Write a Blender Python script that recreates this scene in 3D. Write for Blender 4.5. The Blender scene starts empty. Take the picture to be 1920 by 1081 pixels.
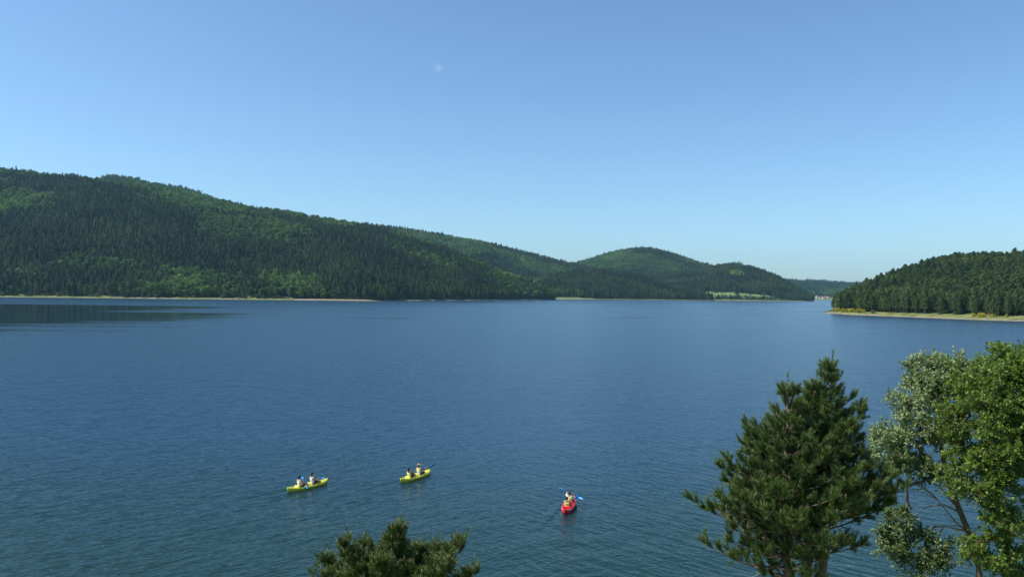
import bpy, bmesh, math, random
import numpy as np
from mathutils import Vector, Matrix

random.seed(7)
RNG = np.random.default_rng(7)
SC = bpy.context.scene
COL = SC.collection

# ------------------------------------------------------------------ camera
F = 1450.0                      # focal length in pixels of a 1920 px wide frame
CAM_H = 14.2
PITCH = math.radians(0.32)
ROLL = math.radians(0.716)
cam_f = Vector((0, math.cos(PITCH), math.sin(PITCH)))
r0 = Vector((1, 0, 0))
u0 = r0.cross(cam_f)
cam_r = (r0 * math.cos(ROLL) + u0 * math.sin(ROLL)).normalized()
cam_u = cam_r.cross(cam_f).normalized()
cam = bpy.data.cameras.new('camera')
cam.sensor_width = 36.0
cam.lens = 36.0 * F / 1920.0
cam.clip_start = 0.1
cam.clip_end = 60000
cam_ob = bpy.data.objects.new('camera', cam)
COL.objects.link(cam_ob)
m3 = Matrix((cam_r, cam_u, -cam_f)).transposed()
cam_ob.matrix_world = Matrix.Translation((0, 0, CAM_H)) @ m3.to_4x4()
SC.camera = cam_ob

# ------------------------------------------------------------------ sky, sun, exposure
SUN_EL = math.radians(50)
SUN_AZ = math.radians(-100)       # clockwise from the view direction: from the left
sun_dir = Vector((math.cos(SUN_EL) * math.sin(SUN_AZ), math.cos(SUN_EL) * math.cos(SUN_AZ), math.sin(SUN_EL)))
world = bpy.data.worlds.new('World')
SC.world = world
world.use_nodes = True
wn = world.node_tree
wn.nodes.clear()
w_out = wn.nodes.new('ShaderNodeOutputWorld')
w_bg = wn.nodes.new('ShaderNodeBackground')
w_sky = wn.nodes.new('ShaderNodeTexSky')
w_sky.sky_type = 'NISHITA'
w_sky.sun_disc = False
w_sky.sun_elevation = SUN_EL
w_sky.sun_rotation = SUN_AZ
w_sky.altitude = 900
w_sky.air_density = 1.0
w_sky.dust_density = 1.8
w_sky.ozone_density = 4.0
w_bg.inputs['Strength'].default_value = 0.133
w_hs = wn.nodes.new('ShaderNodeVectorMath'); w_hs.operation = 'MULTIPLY'
w_hs.inputs[1].default_value = (0.87, 1.02, 1.04)      # white balance of the sky
wn.links.new(w_sky.outputs[0], w_hs.inputs[0])
# one faint scrap of cloud
w_geo = wn.nodes.new('ShaderNodeTexCoord')
w_sub = wn.nodes.new('ShaderNodeVectorMath'); w_sub.operation = 'SUBTRACT'
cdir = (cam_f + cam_r * ((822 - 960.0) / F) - cam_u * ((127 - 540.5) / F)).normalized()
w_sub.inputs[1].default_value = cdir
wn.links.new(w_geo.outputs['Generated'], w_sub.inputs[0])
w_len = wn.nodes.new('ShaderNodeVectorMath'); w_len.operation = 'LENGTH'
wn.links.new(w_sub.outputs[0], w_len.inputs[0])
w_no = wn.nodes.new('ShaderNodeTexNoise'); w_no.inputs['Scale'].default_value = 130; w_no.inputs['Detail'].default_value = 5
wn.links.new(w_geo.outputs['Generated'], w_no.inputs['Vector'])
w_mr = wn.nodes.new('ShaderNodeMapRange'); w_mr.interpolation_type = 'SMOOTHSTEP'
w_mr.inputs['From Min'].default_value = 0.0085; w_mr.inputs['From Max'].default_value = 0.0
wn.links.new(w_len.outputs['Value'], w_mr.inputs['Value'])
w_n2 = wn.nodes.new('ShaderNodeMapRange'); w_n2.inputs['From Min'].default_value = 0.30; w_n2.inputs['From Max'].default_value = 0.75; w_n2.inputs['To Max'].default_value = 0.2
wn.links.new(w_no.outputs['Fac'], w_n2.inputs['Value'])
w_mu = wn.nodes.new('ShaderNodeMath'); w_mu.operation = 'MULTIPLY'
wn.links.new(w_mr.outputs[0], w_mu.inputs[0]); wn.links.new(w_n2.outputs[0], w_mu.inputs[1])
w_mix = wn.nodes.new('ShaderNodeMix'); w_mix.data_type = 'RGBA'
w_mix.inputs['B'].default_value = (6.0, 6.3, 6.6, 1)
wn.links.new(w_mu.outputs[0], w_mix.inputs['Factor'])
wn.links.new(w_hs.outputs[0], w_mix.inputs['A'])
wn.links.new(w_mix.outputs['Result'], w_bg.inputs['Color'])
wn.links.new(w_bg.outputs[0], w_out.inputs['Surface'])

sun = bpy.data.lights.new('sun', 'SUN')
sun.energy = 4.0
sun.angle = math.radians(0.53)
sun.color = (1.0, 0.95, 0.87)
sun_ob = bpy.data.objects.new('sun', sun)
sun_ob.rotation_euler = (-sun_dir).to_track_quat('-Z', 'Y').to_euler()
sun_ob.location = (-200, -60, 300)
COL.objects.link(sun_ob)

SC.view_settings.view_transform = 'Standard'
SC.view_settings.look = 'None'
SC.view_settings.gamma = 1.0
SC.view_settings.exposure = 0.36
SC.view_settings.use_curve_mapping = False
SC.cycles.use_denoising = True
SC.cycles.max_bounces = 8
SC.cycles.volume_bounces = 0

# ------------------------------------------------------------------ helpers
def ray(px, py):
    return cam_f + cam_r * ((px - 960.0) / F) - cam_u * ((py - 540.5) / F)

def at(px, py, depth):
    d = ray(px, py)
    return Vector((0, 0, CAM_H)) + d * (depth / d.y)

def on_water(px, py, z=0.0):
    d = ray(px, py)
    return Vector((0, 0, CAM_H)) + d * ((z - CAM_H) / d.z)

def value_noise(x, y, seed=0):
    xi = np.floor(x).astype(np.int64); yi = np.floor(y).astype(np.int64)
    fx = x - xi; fy = y - yi
    fx = fx * fx * (3 - 2 * fx); fy = fy * fy * (3 - 2 * fy)
    def h(a, b):
        n = (a * 374761393 + b * 668265263 + seed * 974634777) & 0xFFFFFFFF
        n = ((n ^ (n >> 13)) * 1274126177) & 0xFFFFFFFF
        n = n ^ (n >> 16)
        return (n & 0xFFFF) / 65535.0
    return ((h(xi, yi) * (1 - fx) + h(xi + 1, yi) * fx) * (1 - fy)
            + (h(xi, yi + 1) * (1 - fx) + h(xi + 1, yi + 1) * fx) * fy)

def fbm(x, y, scale, seed=0, octaves=4):
    s = 0; a = 1; t = 0
    for k in range(octaves):
        s = s + a * value_noise(x / scale + 31.7 * k, y / scale - 17.3 * k, seed + k)
        t += a; a *= 0.5; scale = scale * 0.5
    return s / t                      # 0..1

def mesh_np(name, verts, tris=None, quads=None, polys=None, smooth=False):
    me = bpy.data.meshes.new(name)
    verts = np.asarray(verts, dtype=np.float32).reshape(-1, 3)
    if polys is not None:
        me.from_pydata(verts.tolist(), [], polys)
    else:
        arr, n = (np.asarray(tris, dtype=np.int32).reshape(-1, 3), 3) if tris is not None else (np.asarray(quads, dtype=np.int32).reshape(-1, 4), 4)
        me.vertices.add(len(verts)); me.vertices.foreach_set('co', verts.ravel())
        me.loops.add(arr.size); me.loops.foreach_set('vertex_index', arr.ravel())
        me.polygons.add(len(arr)); me.polygons.foreach_set('loop_start', np.arange(0, arr.size, n, dtype=np.int32))
        me.update(calc_edges=True)
    if smooth:
        me.polygons.foreach_set('use_smooth', np.ones(len(me.polygons), dtype=bool))
    return me

def link(name, me, mat=None, parent=None, **props):
    o = bpy.data.objects.new(name, me)
    COL.objects.link(o)
    if mat is not None and me is not None and len(me.materials) == 0:
        me.materials.append(mat)
    if parent is not None:
        o.parent = parent
    for k, v in props.items():
        o[k] = v
    return o

def empty(name, loc=(0, 0, 0), rz=0.0, **props):
    o = bpy.data.objects.new(name, None)
    o.empty_display_size = 0.2
    o.location = loc; o.rotation_euler = (0, 0, rz)
    COL.objects.link(o)
    for k, v in props.items():
        o[k] = v
    return o

class Tubes:
    """collects tapered tubes into one mesh"""
    def __init__(self): self.v = []; self.f = []
    def add(self, pts, radii, sides=6, cap=True):
        pts = [Vector(p) for p in pts]
        n0 = len(self.v)
        ref = Vector((0.31, 0.17, 0.93)).normalized()
        for i, p in enumerate(pts):
            t = (pts[min(i + 1, len(pts) - 1)] - pts[max(i - 1, 0)])
            if t.length < 1e-9: t = Vector((0, 0, 1))
            t.normalize()
            a = t.cross(ref)
            if a.length < 1e-3: a = t.cross(Vector((1, 0, 0)))
            a.normalize(); b = t.cross(a)
            for k in range(sides):
                an = 2 * math.pi * k / sides
                q = p + (a * math.cos(an) + b * math.sin(an)) * radii[i]
                self.v.append((q.x, q.y, q.z))
        for i in range(len(pts) - 1):
            for k in range(sides):
                k2 = (k + 1) % sides
                self.f.append((n0 + i * sides + k, n0 + i * sides + k2, n0 + (i + 1) * sides + k2, n0 + (i + 1) * sides + k))
        if cap:
            self.f.append(tuple(n0 + k for k in range(sides))[::-1])
            e = n0 + (len(pts) - 1) * sides
            self.f.append(tuple(e + k for k in range(sides)))
    def mesh(self, name, smooth=True):
        return mesh_np(name, self.v, polys=self.f, smooth=smooth)

# ------------------------------------------------------------------ materials
def new_mat(name):
    m = bpy.data.materials.new(name); m.use_nodes = True
    nt = m.node_tree
    return m, nt, nt.nodes['Principled BSDF']

def ramp(nt, stops):
    n = nt.nodes.new('ShaderNodeValToRGB')
    cr = n.color_ramp
    while len(cr.elements) < len(stops): cr.elements.new(0.5)
    for e, (p, c) in zip(cr.elements, stops):
        e.position = p; e.color = (*c, 1)
    return n

def plain(name, col, rough=0.5, spec=0.5, noise=0.12, scale=6.0):
    m, nt, p = new_mat(name)
    tx = nt.nodes.new('ShaderNodeTexNoise'); tx.inputs['Scale'].default_value = scale; tx.inputs['Detail'].default_value = 4
    tc = nt.nodes.new('ShaderNodeTexCoord')
    nt.links.new(tc.outputs['Object'], tx.inputs['Vector'])
    lo = tuple(c * (1 - noise) for c in col); hi = tuple(min(1, c * (1 + noise)) for c in col)
    r = ramp(nt, [(0.3, lo), (0.7, hi)])
    nt.links.new(tx.outputs['Fac'], r.inputs['Fac'])
    nt.links.new(r.outputs['Color'], p.inputs['Base Color'])
    p.inputs['Roughness'].default_value = rough
    p.inputs['Specular IOR Level'].default_value = spec
    return m

def foliage_mat(name, lo, hi, per='random', trans=0.25, rough=0.6, spec=0.2):
    """leaf colour from lo to hi; per = 'random' (one value for each tree) or 'tint' (attribute on the leaves)"""
    m, nt, p = new_mat(name)
    out = nt.nodes['Material Output']
    r = ramp(nt, [(0.0, lo), (1.0, hi)])
    if per == 'random':
        oi = nt.nodes.new('ShaderNodeObjectInfo')
        geo = nt.nodes.new('ShaderNodeNewGeometry')
        mx = nt.nodes.new('ShaderNodeMath'); mx.operation = 'MULTIPLY_ADD'
        mx.inputs[1].default_value = 0.22
        sc = nt.nodes.new('ShaderNodeMath'); sc.operation = 'MULTIPLY'; sc.inputs[1].default_value = 0.65
        nt.links.new(oi.outputs['Random'], sc.inputs[0])
        nt.links.new(geo.outputs['Random Per Island'], mx.inputs[0])
        nt.links.new(sc.outputs[0], mx.inputs[2])
        ia = nt.nodes.new('ShaderNodeAttribute'); ia.attribute_type = 'INSTANCER'; ia.attribute_name = 'stand'
        ad = nt.nodes.new('ShaderNodeMath'); ad.operation = 'ADD'
        nt.links.new(mx.outputs[0], ad.inputs[0]); nt.links.new(ia.outputs['Fac'], ad.inputs[1])
        nt.links.new(ad.outputs[0], r.inputs['Fac'])
    else:
        a = nt.nodes.new('ShaderNodeAttribute'); a.attribute_name = 'tint'
        nt.links.new(a.outputs['Fac'], r.inputs['Fac'])
    nt.links.new(r.outputs['Color'], p.inputs['Base Color'])
    p.inputs['Roughness'].default_value = rough
    p.inputs['Specular IOR Level'].default_value = spec
    tr = nt.nodes.new('ShaderNodeBsdfTranslucent')
    nt.links.new(r.outputs['Color'], tr.inputs['Color'])
    mix = nt.nodes.new('ShaderNodeMixShader'); mix.inputs[0].default_value = trans
    nt.links.new(p.outputs[0], mix.inputs[1]); nt.links.new(tr.outputs[0], mix.inputs[2])
    nt.links.new(mix.outputs[0], out.inputs['Surface'])
    return m

M = {}
M['pine_far'] = foliage_mat('pine_foliage_distant', (0.020, 0.046, 0.013), (0.095, 0.142, 0.034))
M['leaf_far'] = foliage_mat('broadleaf_foliage_distant', (0.062, 0.125, 0.022), (0.185, 0.295, 0.058))
M['shrub_far'] = foliage_mat('shrub_foliage_distant', (0.070, 0.110, 0.055), (0.13, 0.18, 0.085))
M['broom'] = foliage_mat('broom_flowers', (0.22, 0.24, 0.04), (0.62, 0.50, 0.03))
M['bark'] = plain('bark', (0.16, 0.12, 0.09), 0.9, 0.1, 0.35, 9)
M['bark_pale'] = plain('bark_pale', (0.30, 0.26, 0.21), 0.9, 0.1, 0.3, 9)
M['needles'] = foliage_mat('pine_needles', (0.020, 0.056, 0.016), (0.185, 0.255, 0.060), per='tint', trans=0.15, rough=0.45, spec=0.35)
M['candle'] = plain('pine_candles', (0.24, 0.19, 0.09), 0.7, 0.2, 0.25, 20)
M['leaves'] = foliage_mat('green_leaves', (0.070, 0.135, 0.020), (0.32, 0.44, 0.075), per='tint', trans=0.45, rough=0.42, spec=0.4)
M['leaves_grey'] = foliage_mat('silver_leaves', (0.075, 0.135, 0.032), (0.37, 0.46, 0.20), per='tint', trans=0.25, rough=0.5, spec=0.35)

# ground: attribute cover = (sand, grass, field) over forest floor
def ground_mat():
    m, nt, p = new_mat('hill_ground')
    a = nt.nodes.new('ShaderNodeAttribute'); a.attribute_name = 'cover'
    sep = nt.nodes.new('ShaderNodeSeparateColor')
    nt.links.new(a.outputs['Color'], sep.inputs['Color'])
    geo = nt.nodes.new('ShaderNodeNewGeometry')
    n1 = nt.nodes.new('ShaderNodeTexNoise'); n1.inputs['Scale'].default_value = 0.12; n1.inputs['Detail'].default_value = 6
    nt.links.new(geo.outputs['Position'], n1.inputs['Vector'])
    floor = ramp(nt, [(0.3, (0.026, 0.038, 0.016)), (0.7, (0.045, 0.062, 0.024))])
    sand = ramp(nt, [(0.3, (0.20, 0.17, 0.11)), (0.5, (0.33, 0.28, 0.20)), (0.7, (0.17, 0.17, 0.08))])
    grass = ramp(nt, [(0.3, (0.09, 0.12, 0.035)), (0.5, (0.17, 0.20, 0.06)), (0.7, (0.27, 0.25, 0.12))])
    field = ramp(nt, [(0.3, (0.12, 0.22, 0.065)), (0.7, (0.22, 0.30, 0.11))])
    for r in (floor, sand, grass, field):
        nt.links.new(n1.outputs['Fac'], r.inputs['Fac'])
    last = floor
    for k, r in (('Red', sand), ('Green', grass), ('Blue', field)):
        # broken edge between covers
        mp = nt.nodes.new('ShaderNodeMath'); mp.operation = 'ADD'
        sb = nt.nodes.new('ShaderNodeMath'); sb.operation = 'MULTIPLY_ADD'; sb.inputs[1].default_value = 0.9; sb.inputs[2].default_value = -0.45
        nt.links.new(n1.outputs['Fac'], sb.inputs[0])
        nt.links.new(sep.outputs[k], mp.inputs[0]); nt.links.new(sb.outputs[0], mp.inputs[1])
        ss = nt.nodes.new('ShaderNodeMapRange'); ss.interpolation_type = 'SMOOTHSTEP'
        ss.inputs['From Min'].default_value = 0.4; ss.inputs['From Max'].default_value = 0.6
        nt.links.new(mp.outputs[0], ss.inputs['Value'])
        mx = nt.nodes.new('ShaderNodeMix'); mx.data_type = 'RGBA'
        nt.links.new(ss.outputs[0], mx.inputs['Factor'])
        nt.links.new(last.outputs['Color'] if last is floor else last.outputs['Result'], mx.inputs['A'])
        nt.links.new(r.outputs['Color'], mx.inputs['B'])
        last = mx
    nt.links.new(last.outputs['Result'], p.inputs['Base Color'])
    p.inputs['Roughness'].default_value = 0.95
    p.inputs['Specular IOR Level'].default_value = 0.1
    return m
M['ground'] = ground_mat()

# ------------------------------------------------------------------ water
def water_mat():
    m, nt, p = new_mat('lake_water')
    L = nt.links.new
    geo = nt.nodes.new('ShaderNodeNewGeometry')
    sepp = nt.nodes.new('ShaderNodeSeparateXYZ'); L(geo.outputs['Position'], sepp.inputs[0])
    def math_(op, a, b=None, c=None):
        n = nt.nodes.new('ShaderNodeMath'); n.operation = op
        for i, s in enumerate((a, b, c)):
            if s is None: continue
            if isinstance(s, (int, float)): n.inputs[i].default_value = s
            else: L(s, n.inputs[i])
        return n.outputs[0]
    def noise(scale, sx, sy, ang, detail=3.0, rough=0.5, dist=0.0):
        """noise drawn out along the direction ang (degrees from +X)"""
        m1 = nt.nodes.new('ShaderNodeMapping'); m1.inputs['Rotation'].default_value = (0, 0, -math.radians(ang))
        L(geo.outputs['Position'], m1.inputs['Vector'])
        mp = nt.nodes.new('ShaderNodeMapping'); mp.inputs['Scale'].default_value = (sx, sy, 1)
        L(m1.outputs[0], mp.inputs['Vector'])
        n = nt.nodes.new('ShaderNodeTexNoise')
        n.inputs['Scale'].default_value = scale; n.inputs['Detail'].default_value = detail
        n.inputs['Roughness'].default_value = rough; n.inputs['Distortion'].default_value = dist
        L(mp.outputs[0], n.inputs['Vector'])
        return n.outputs['Fac']
    def step(v, lo, hi):
        n = nt.nodes.new('ShaderNodeMapRange'); n.interpolation_type = 'SMOOTHSTEP'
        n.inputs['From Min'].default_value = lo; n.inputs['From Max'].default_value = hi
        L(v, n.inputs['Value']); return n.outputs[0]
    # calm water in the lee of the left hill
    X, Y = sepp.outputs['X'], sepp.outputs['Y']
    wob = math_('ADD', math_('MULTIPLY_ADD', noise(0.012, 1, 0.5, 0, 4), 90.0, -45.0), math_('MULTIPLY_ADD', noise(0.03, 0.25, 2.2, 4, 5, 0.65), 110.0, -55.0))
    xw = math_('ADD', X, wob)
    near = math_('MULTIPLY', step(xw, -125, -185), step(Y, 480, 440))
    far = math_('MULTIPLY', step(xw, -205, -262), step(Y, 650, 605))
    calm = math_('MULTIPLY', math_('MAXIMUM', near, far), step(Y, 205, 250))
    # long wind streaks
    streak = math_('MAXIMUM', step(noise(0.0045, 0.35, 1.6, 8, 4, 0.55, 0.6), 0.58, 0.72), step(noise(0.013, 0.4, 1.3, -4, 4, 0.6, 0.5), 0.61, 0.70))
    # crests swing round the bay: two wave trains that take over from each other
    side = step(X, -16, 14)
    def train(scale, sx, a0, a1, det, dist):
        p_, q_ = noise(scale, sx, 1.0, a0, det, 0.55, dist), noise(scale, sx, 1.0, a1, det, 0.55, dist)
        return math_('ADD', math_('MULTIPLY', p_, math_('SUBTRACT', 1.0, side)), math_('MULTIPLY', q_, side))
    h1 = train(1.5, 0.30, 42, -46, 2.0, 0.25)
    h2 = noise(3.4, 0.55, 1.0, 14, 2.0, 0.5, 0.3)
    h3 = noise(0.25, 0.6, 1.0, 20, 3, 0.5)
    hh = math_('ADD', math_('MULTIPLY', h1, 0.185), math_('ADD', math_('MULTIPLY', h2, 0.048), math_('MULTIPLY', h3, 0.25)))
    amp = math_('MULTIPLY', math_('SUBTRACT', 1.0, math_('MULTIPLY', calm, 0.93)), math_('SUBTRACT', 1.0, math_('MULTIPLY', streak, 0.75)))
    hh = math_('MULTIPLY', hh, amp)
    for (bx, by), (sx_, sy_), ln in (((613, 902), (540, 919), 9.0), ((806, 884.5), (751, 902), 14.0), ((1075, 931), (1057, 965), 7.0)):
        B_, S_ = on_water(bx, by, 0.12), on_water(sx_, sy_, 0.12)
        c_ = (B_ + S_) / 2; d_ = (B_ - S_).normalized()
        dx, dy = math_('SUBTRACT', X, c_.x), math_('SUBTRACT', Y, c_.y)
        al = math_('ADD', math_('MULTIPLY', dx, -d_.x), math_('MULTIPLY', dy, -d_.y))       # metres astern of the middle
        ac = math_('ABSOLUTE', math_('ADD', math_('MULTIPLY', dx, -d_.y), math_('MULTIPLY', dy, d_.x)))
        off = math_('SUBTRACT', ac, math_('MULTIPLY_ADD', al, 0.10, 0.45))
        g = math_('DIVIDE', 1.0, math_('ADD', 1.0, math_('MULTIPLY', math_('MULTIPLY', off, off), 5.0)))
        env = math_('MULTIPLY', step(al, -2.2, 0.5), step(al, ln, 2.0))
        w_ = math_('MULTIPLY', math_('SINE', math_('MULTIPLY', off, 6.0)), math_('MULTIPLY', g, env))
        hh = math_('MULTIPLY_ADD', w_, 0.055, hh)
    b = nt.nodes.new('ShaderNodeBump'); b.inputs['Strength'].default_value = 1.0; b.inputs['Distance'].default_value = 1.0
    L(hh, b.inputs['Height'])
    L(b.outputs[0], p.inputs['Normal'])
    # deep water is blue black, the shallows off the near shore greener
    body = nt.nodes.new('ShaderNodeMix'); body.data_type = 'RGBA'
    body.inputs['A'].default_value = (0.005, 0.037, 0.078, 1); body.inputs['B'].default_value = (0.007, 0.032, 0.027, 1)
    L(step(math_('ADD', Y, math_('MULTIPLY_ADD', noise(0.05, 1, 1, 0, 3), 16.0, -8.0)), 84, 36), body.inputs['Factor'])
    L(body.outputs['Result'], p.inputs['Base Color'])
    p.inputs['IOR'].default_value = 1.333
    p.inputs['Roughness'].default_value = 0.04
    rg = math_('MULTIPLY_ADD', amp, 0.18, 0.02)
    L(rg, p.inputs['Roughness'])
    return m
M['water'] = water_mat()

wme = mesh_np('lake_water', [(-7000, 8, 0), (7000, 8, 0), (7000, 7000, 0), (-7000, 7000, 0)], quads=[(0, 1, 2, 3)])
link('lake_water', wme, M['water'], kind='structure', label='rippled blue reservoir water filling the valley')

# lake bed and land far around, one sheet to the horizon
gm = mesh_np('ground', [(-9000, -3000, -8), (9000, -3000, -8), (9000, 9000, -8), (-9000, 9000, -8)], quads=[(0, 1, 2, 3)])
link('ground', gm, M['ground'], kind='structure', label='ground and lake bed under the water')

# the bank below the viewpoint
def near_bank():
    xs = np.linspace(-70, 70, 57); ys = np.linspace(-60, 33, 56)
    X, Y = np.meshgrid(xs, ys)
    edge = 26.5 + 1.2 * np.sin(X * 0.11) - 0.0006 * X * X
    t = np.clip(Y / edge, -1, 1.25)
    z = np.where(t < 0, 12.4, 12.4 * (1 - t) ** 1.0)
    z = np.where(t > 1, -(t - 1) * 12, z)
    z = z - 0.35 * fbm(X, Y, 6.0, 3) * (t > 0.03)
    me = mesh_np('near_bank', np.stack([X, Y, z], -1).reshape(-1, 3),
                 quads=[(i * 57 + j, i * 57 + j + 1, (i + 1) * 57 + j + 1, (i + 1) * 57 + j) for i in range(55) for j in range(56)], smooth=True)
    a = me.attributes.new('cover', 'FLOAT_COLOR', 'POINT')
    c = np.zeros((57 * 56, 4), dtype=np.float32); c[:, 3] = 1
    c[:, 1] = 1.0; c[:, 0] = ((z > -1) & (z < 0.6)).ravel()
    c[:, 1] -= c[:, 0]
    a.data.foreach_set('color', c.ravel())
    link('near_bank', me, M['ground'], kind='structure', label='grassy bank sloping from the viewpoint to the water')
    def zat(x, y):
        e = 26.5 + 1.2 * math.sin(x * 0.11) - 0.0006 * x * x
        t_ = max(0, y / e)
        return 12.4 * (1 - t_) if t_ < 1 else -(t_ - 1) * 12
    return zat
bank_z = near_bank()

# ------------------------------------------------------------------ hills
class Hill:
    """ground lofted from a shoreline to a ridge and down behind it"""
    def __init__(self, name, px, shore, ridge_y, ridge_d, tree_h, label, bank=True, nv=34, seed=0, relief=10.0, prof=0.9, step=6.0, cover=None, bank_w=None):
        px = np.array(px, float)
        u = np.arange(px[0], px[-1] + 0.1, step)
        sd = np.interp(u, px, shore); ry = np.interp(u, px, ridge_y); rd = np.interp(u, px, ridge_d)
        k = np.array([0.25, 0.5, 0.25])
        def sm(a):
            b = a.copy(); b[1:-1] = np.convolve(a, k, 'valid'); return b
        for _ in range(3): sd = sm(sd); rd = sm(rd)
        bf = np.ones(len(u)) if bank_w is None else np.interp(u, bank_w[0], bank_w[1])
        S = np.zeros((len(u), 3)); R = np.zeros((len(u), 3))
        for i, x in enumerate(u):
            y_w = 540
            p = at(x, y_w, sd[i]); S[i] = (p.x, p.y, 0)
            q = at(x, ry[i], rd[i]); R[i] = (q.x, q.y, max(4.6 * bf[i] - 0.8 * (1 - bf[i]) if bank else 2.0, (q.z - tree_h) * min(1.0, bf[i] * 4)))
        # uneven waterline
        nrm = S[:, :2] - np.array([0, 0]); nrm /= np.linalg.norm(nrm, axis=1)[:, None]
        wob = (fbm(S[:, 0], S[:, 1], 90.0, seed + 5) - 0.5) * 14
        S[:, :2] += nrm * wob[:, None]
        rows = []; vv = []
        D = R[:, :2] - S[:, :2]; dist = np.linalg.norm(D, axis=1)[:, None]
        dirn = D / np.maximum(dist, 1e-6)
        if bank:
            for dd, z in ((-14, -1.6), (0, 0.0), (7, 0.9), (14, 2.0), (22, 3.3), (29, 4.2)):
                zz = z + (0 if dd <= 0 else (fbm(S[:, 0] + dd, S[:, 1], 25.0, seed + 9) - 0.5) * 0.9)
                dl = np.minimum(dd * (bf[:, None] if dd > 0 else 1.0), dist * 0.9)
                if dd > 0: zz = zz * bf - 0.7 * (1 - bf) * (dd / 29)
                rows.append(np.concatenate([S[:, :2] + dirn * dl, (np.zeros((len(u), 1)) + np.reshape(zz, (-1, 1)) if np.ndim(zz) else np.full((len(u), 1), z))], 1))
                vv.append(0.0)
            b0 = rows[-1]
        else:
            b0 = np.concatenate([S[:, :2], np.zeros((len(u), 1))], 1)
        for j in range(1 if bank else 0, nv + 1):
            t = j / nv
            P = b0 * (1 - t) + R * t
            pz = t ** prof * (1 - 0.25 * t * (1 - t) * 0)
            z = b0[:, 2] + (R[:, 2] - b0[:, 2]) * (0.55 * pz + 0.45 * (0.5 - 0.5 * math.cos(math.pi * t)))
            env = math.sin(math.pi * min(t, 1.0)) ** 0.7 if t < 1 else 0
            z = z + env * relief * ((fbm(P[:, 0], P[:, 1], 260.0, seed) - 0.5) * 2.0)
            rows.append(np.stack([P[:, 0], P[:, 1], z], 1)); vv.append(t)
        for j in range(1, 7):
            t = j / 6
            P = R.copy(); P[:, :2] += dirn * (dist * 0.6 * t)
            P[:, 2] = R[:, 2] * (1 - t * t * 0.8) - 5 * t * t
            rows.append(P); vv.append(1 + 0.6 * t)
        self.G = np.array(rows)          # rows x cols x 3
        self.v = np.array(vv); self.u = u; self.bank = bank
        nr, nc = self.G.shape[:2]
        quads = [(i * nc + j, i * nc + j + 1, (i + 1) * nc + j + 1, (i + 1) * nc + j) for i in range(nr - 1) for j in range(nc - 1)]
        me = mesh_np(name, self.G.reshape(-1, 3), quads=quads, smooth=True)
        cv = np.zeros((nr, nc, 4), dtype=np.float32); cv[..., 3] = 1
        if bank:
            cv[0:3, :, 0] = 1; cv[3:6, :, 1] = 1
        if cover: cover(self, cv)
        self.cv = cv
        a = me.attributes.new('cover', 'FLOAT_COLOR', 'POINT')
        a.data.foreach_set('color', cv.ravel())
        link(name, me, M['ground'], kind='structure', label=label)

    def sample(self, spacing2, vmin=0.0, vmax=1.2, seed=0):
        """points spread evenly over the slope; returns xyz, v and pixel column of each"""
        rng = np.random.default_rng(seed)
        i0 = 5 if self.bank else 0
        G = self.G
        rows = [i for i in range(i0, len(self.v) - 1) if vmin <= self.v[i] < vmax]
        A = []
        for i in rows:
            e1 = G[i, 1:] - G[i, :-1]; e2 = G[i + 1, :-1] - G[i, :-1]
            A.append(np.linalg.norm(np.cross(e1, e2), axis=1))
        A = np.array(A); tot = A.sum(); n = int(tot / spacing2)
        c = np.cumsum(A.ravel()); k = np.searchsorted(c, rng.random(n) * c[-1])
        k = np.minimum(k, A.size - 1)
        ri = np.array(rows)[k // A.shape[1]]; ci = k % A.shape[1]
        a = rng.random(n)[:, None]; b = rng.random(n)[:, None]
        P = (G[ri, ci] * (1 - a) + G[ri, ci + 1] * a) * (1 - b) + (G[ri + 1, ci] * (1 - a) + G[ri + 1, ci + 1] * a) * b
        v = self.v[ri] * (1 - b[:, 0]) + self.v[ri + 1] * b[:, 0]
        ux = self.u[ci] * (1 - a[:, 0]) + self.u[ci + 1] * a[:, 0]
        return P, v, ux

def cover_left(h, cv):
    u = h.u
    sand = np.zeros_like(u)
    for a, b, s in ((235, 330, 0.55), (395, 460, 0.5), (555, 690, 1.0), (690, 760, 0.75), (760, 900, 0.85), (900, 1045, 0.95)):
        sand[(u >= a) & (u < b)] = s
    cv[0:2, :, 0] = 1; cv[2:5, :, 0] = sand; cv[2:6, :, 1] = 1 - sand
    cv[5, :, 0] = 0

CLEAR = ((1382, 0.68, 17, 0.13), (1420, 0.55, 17, 0.06))
def cover_e(h, cv):
    for i, v in enumerate(h.v):
        if 0.07 < v < 0.24:
            s = (h.u > 1318) & (h.u < 1475 - 260 * max(0, v - 0.10))
            cv[i, s, 2] = 0.95
        for cu, cvv, ru, rv in CLEAR:
            cv[i, ((h.u - cu) / ru) ** 2 + ((v - cvv) / rv) ** 2 < 1.3, 2] = 0.62

def cover_far(h, cv):
    for i, v in enumerate(h.v):
        if v < 0.11:
            cv[i, (h.u < 1532) | ((h.u > 1556) & (h.u < 1580)), 2] = 0.9
            cv[i, (h.u >= 1532) & (h.u <= 1556), 1] = 0.6

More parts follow.
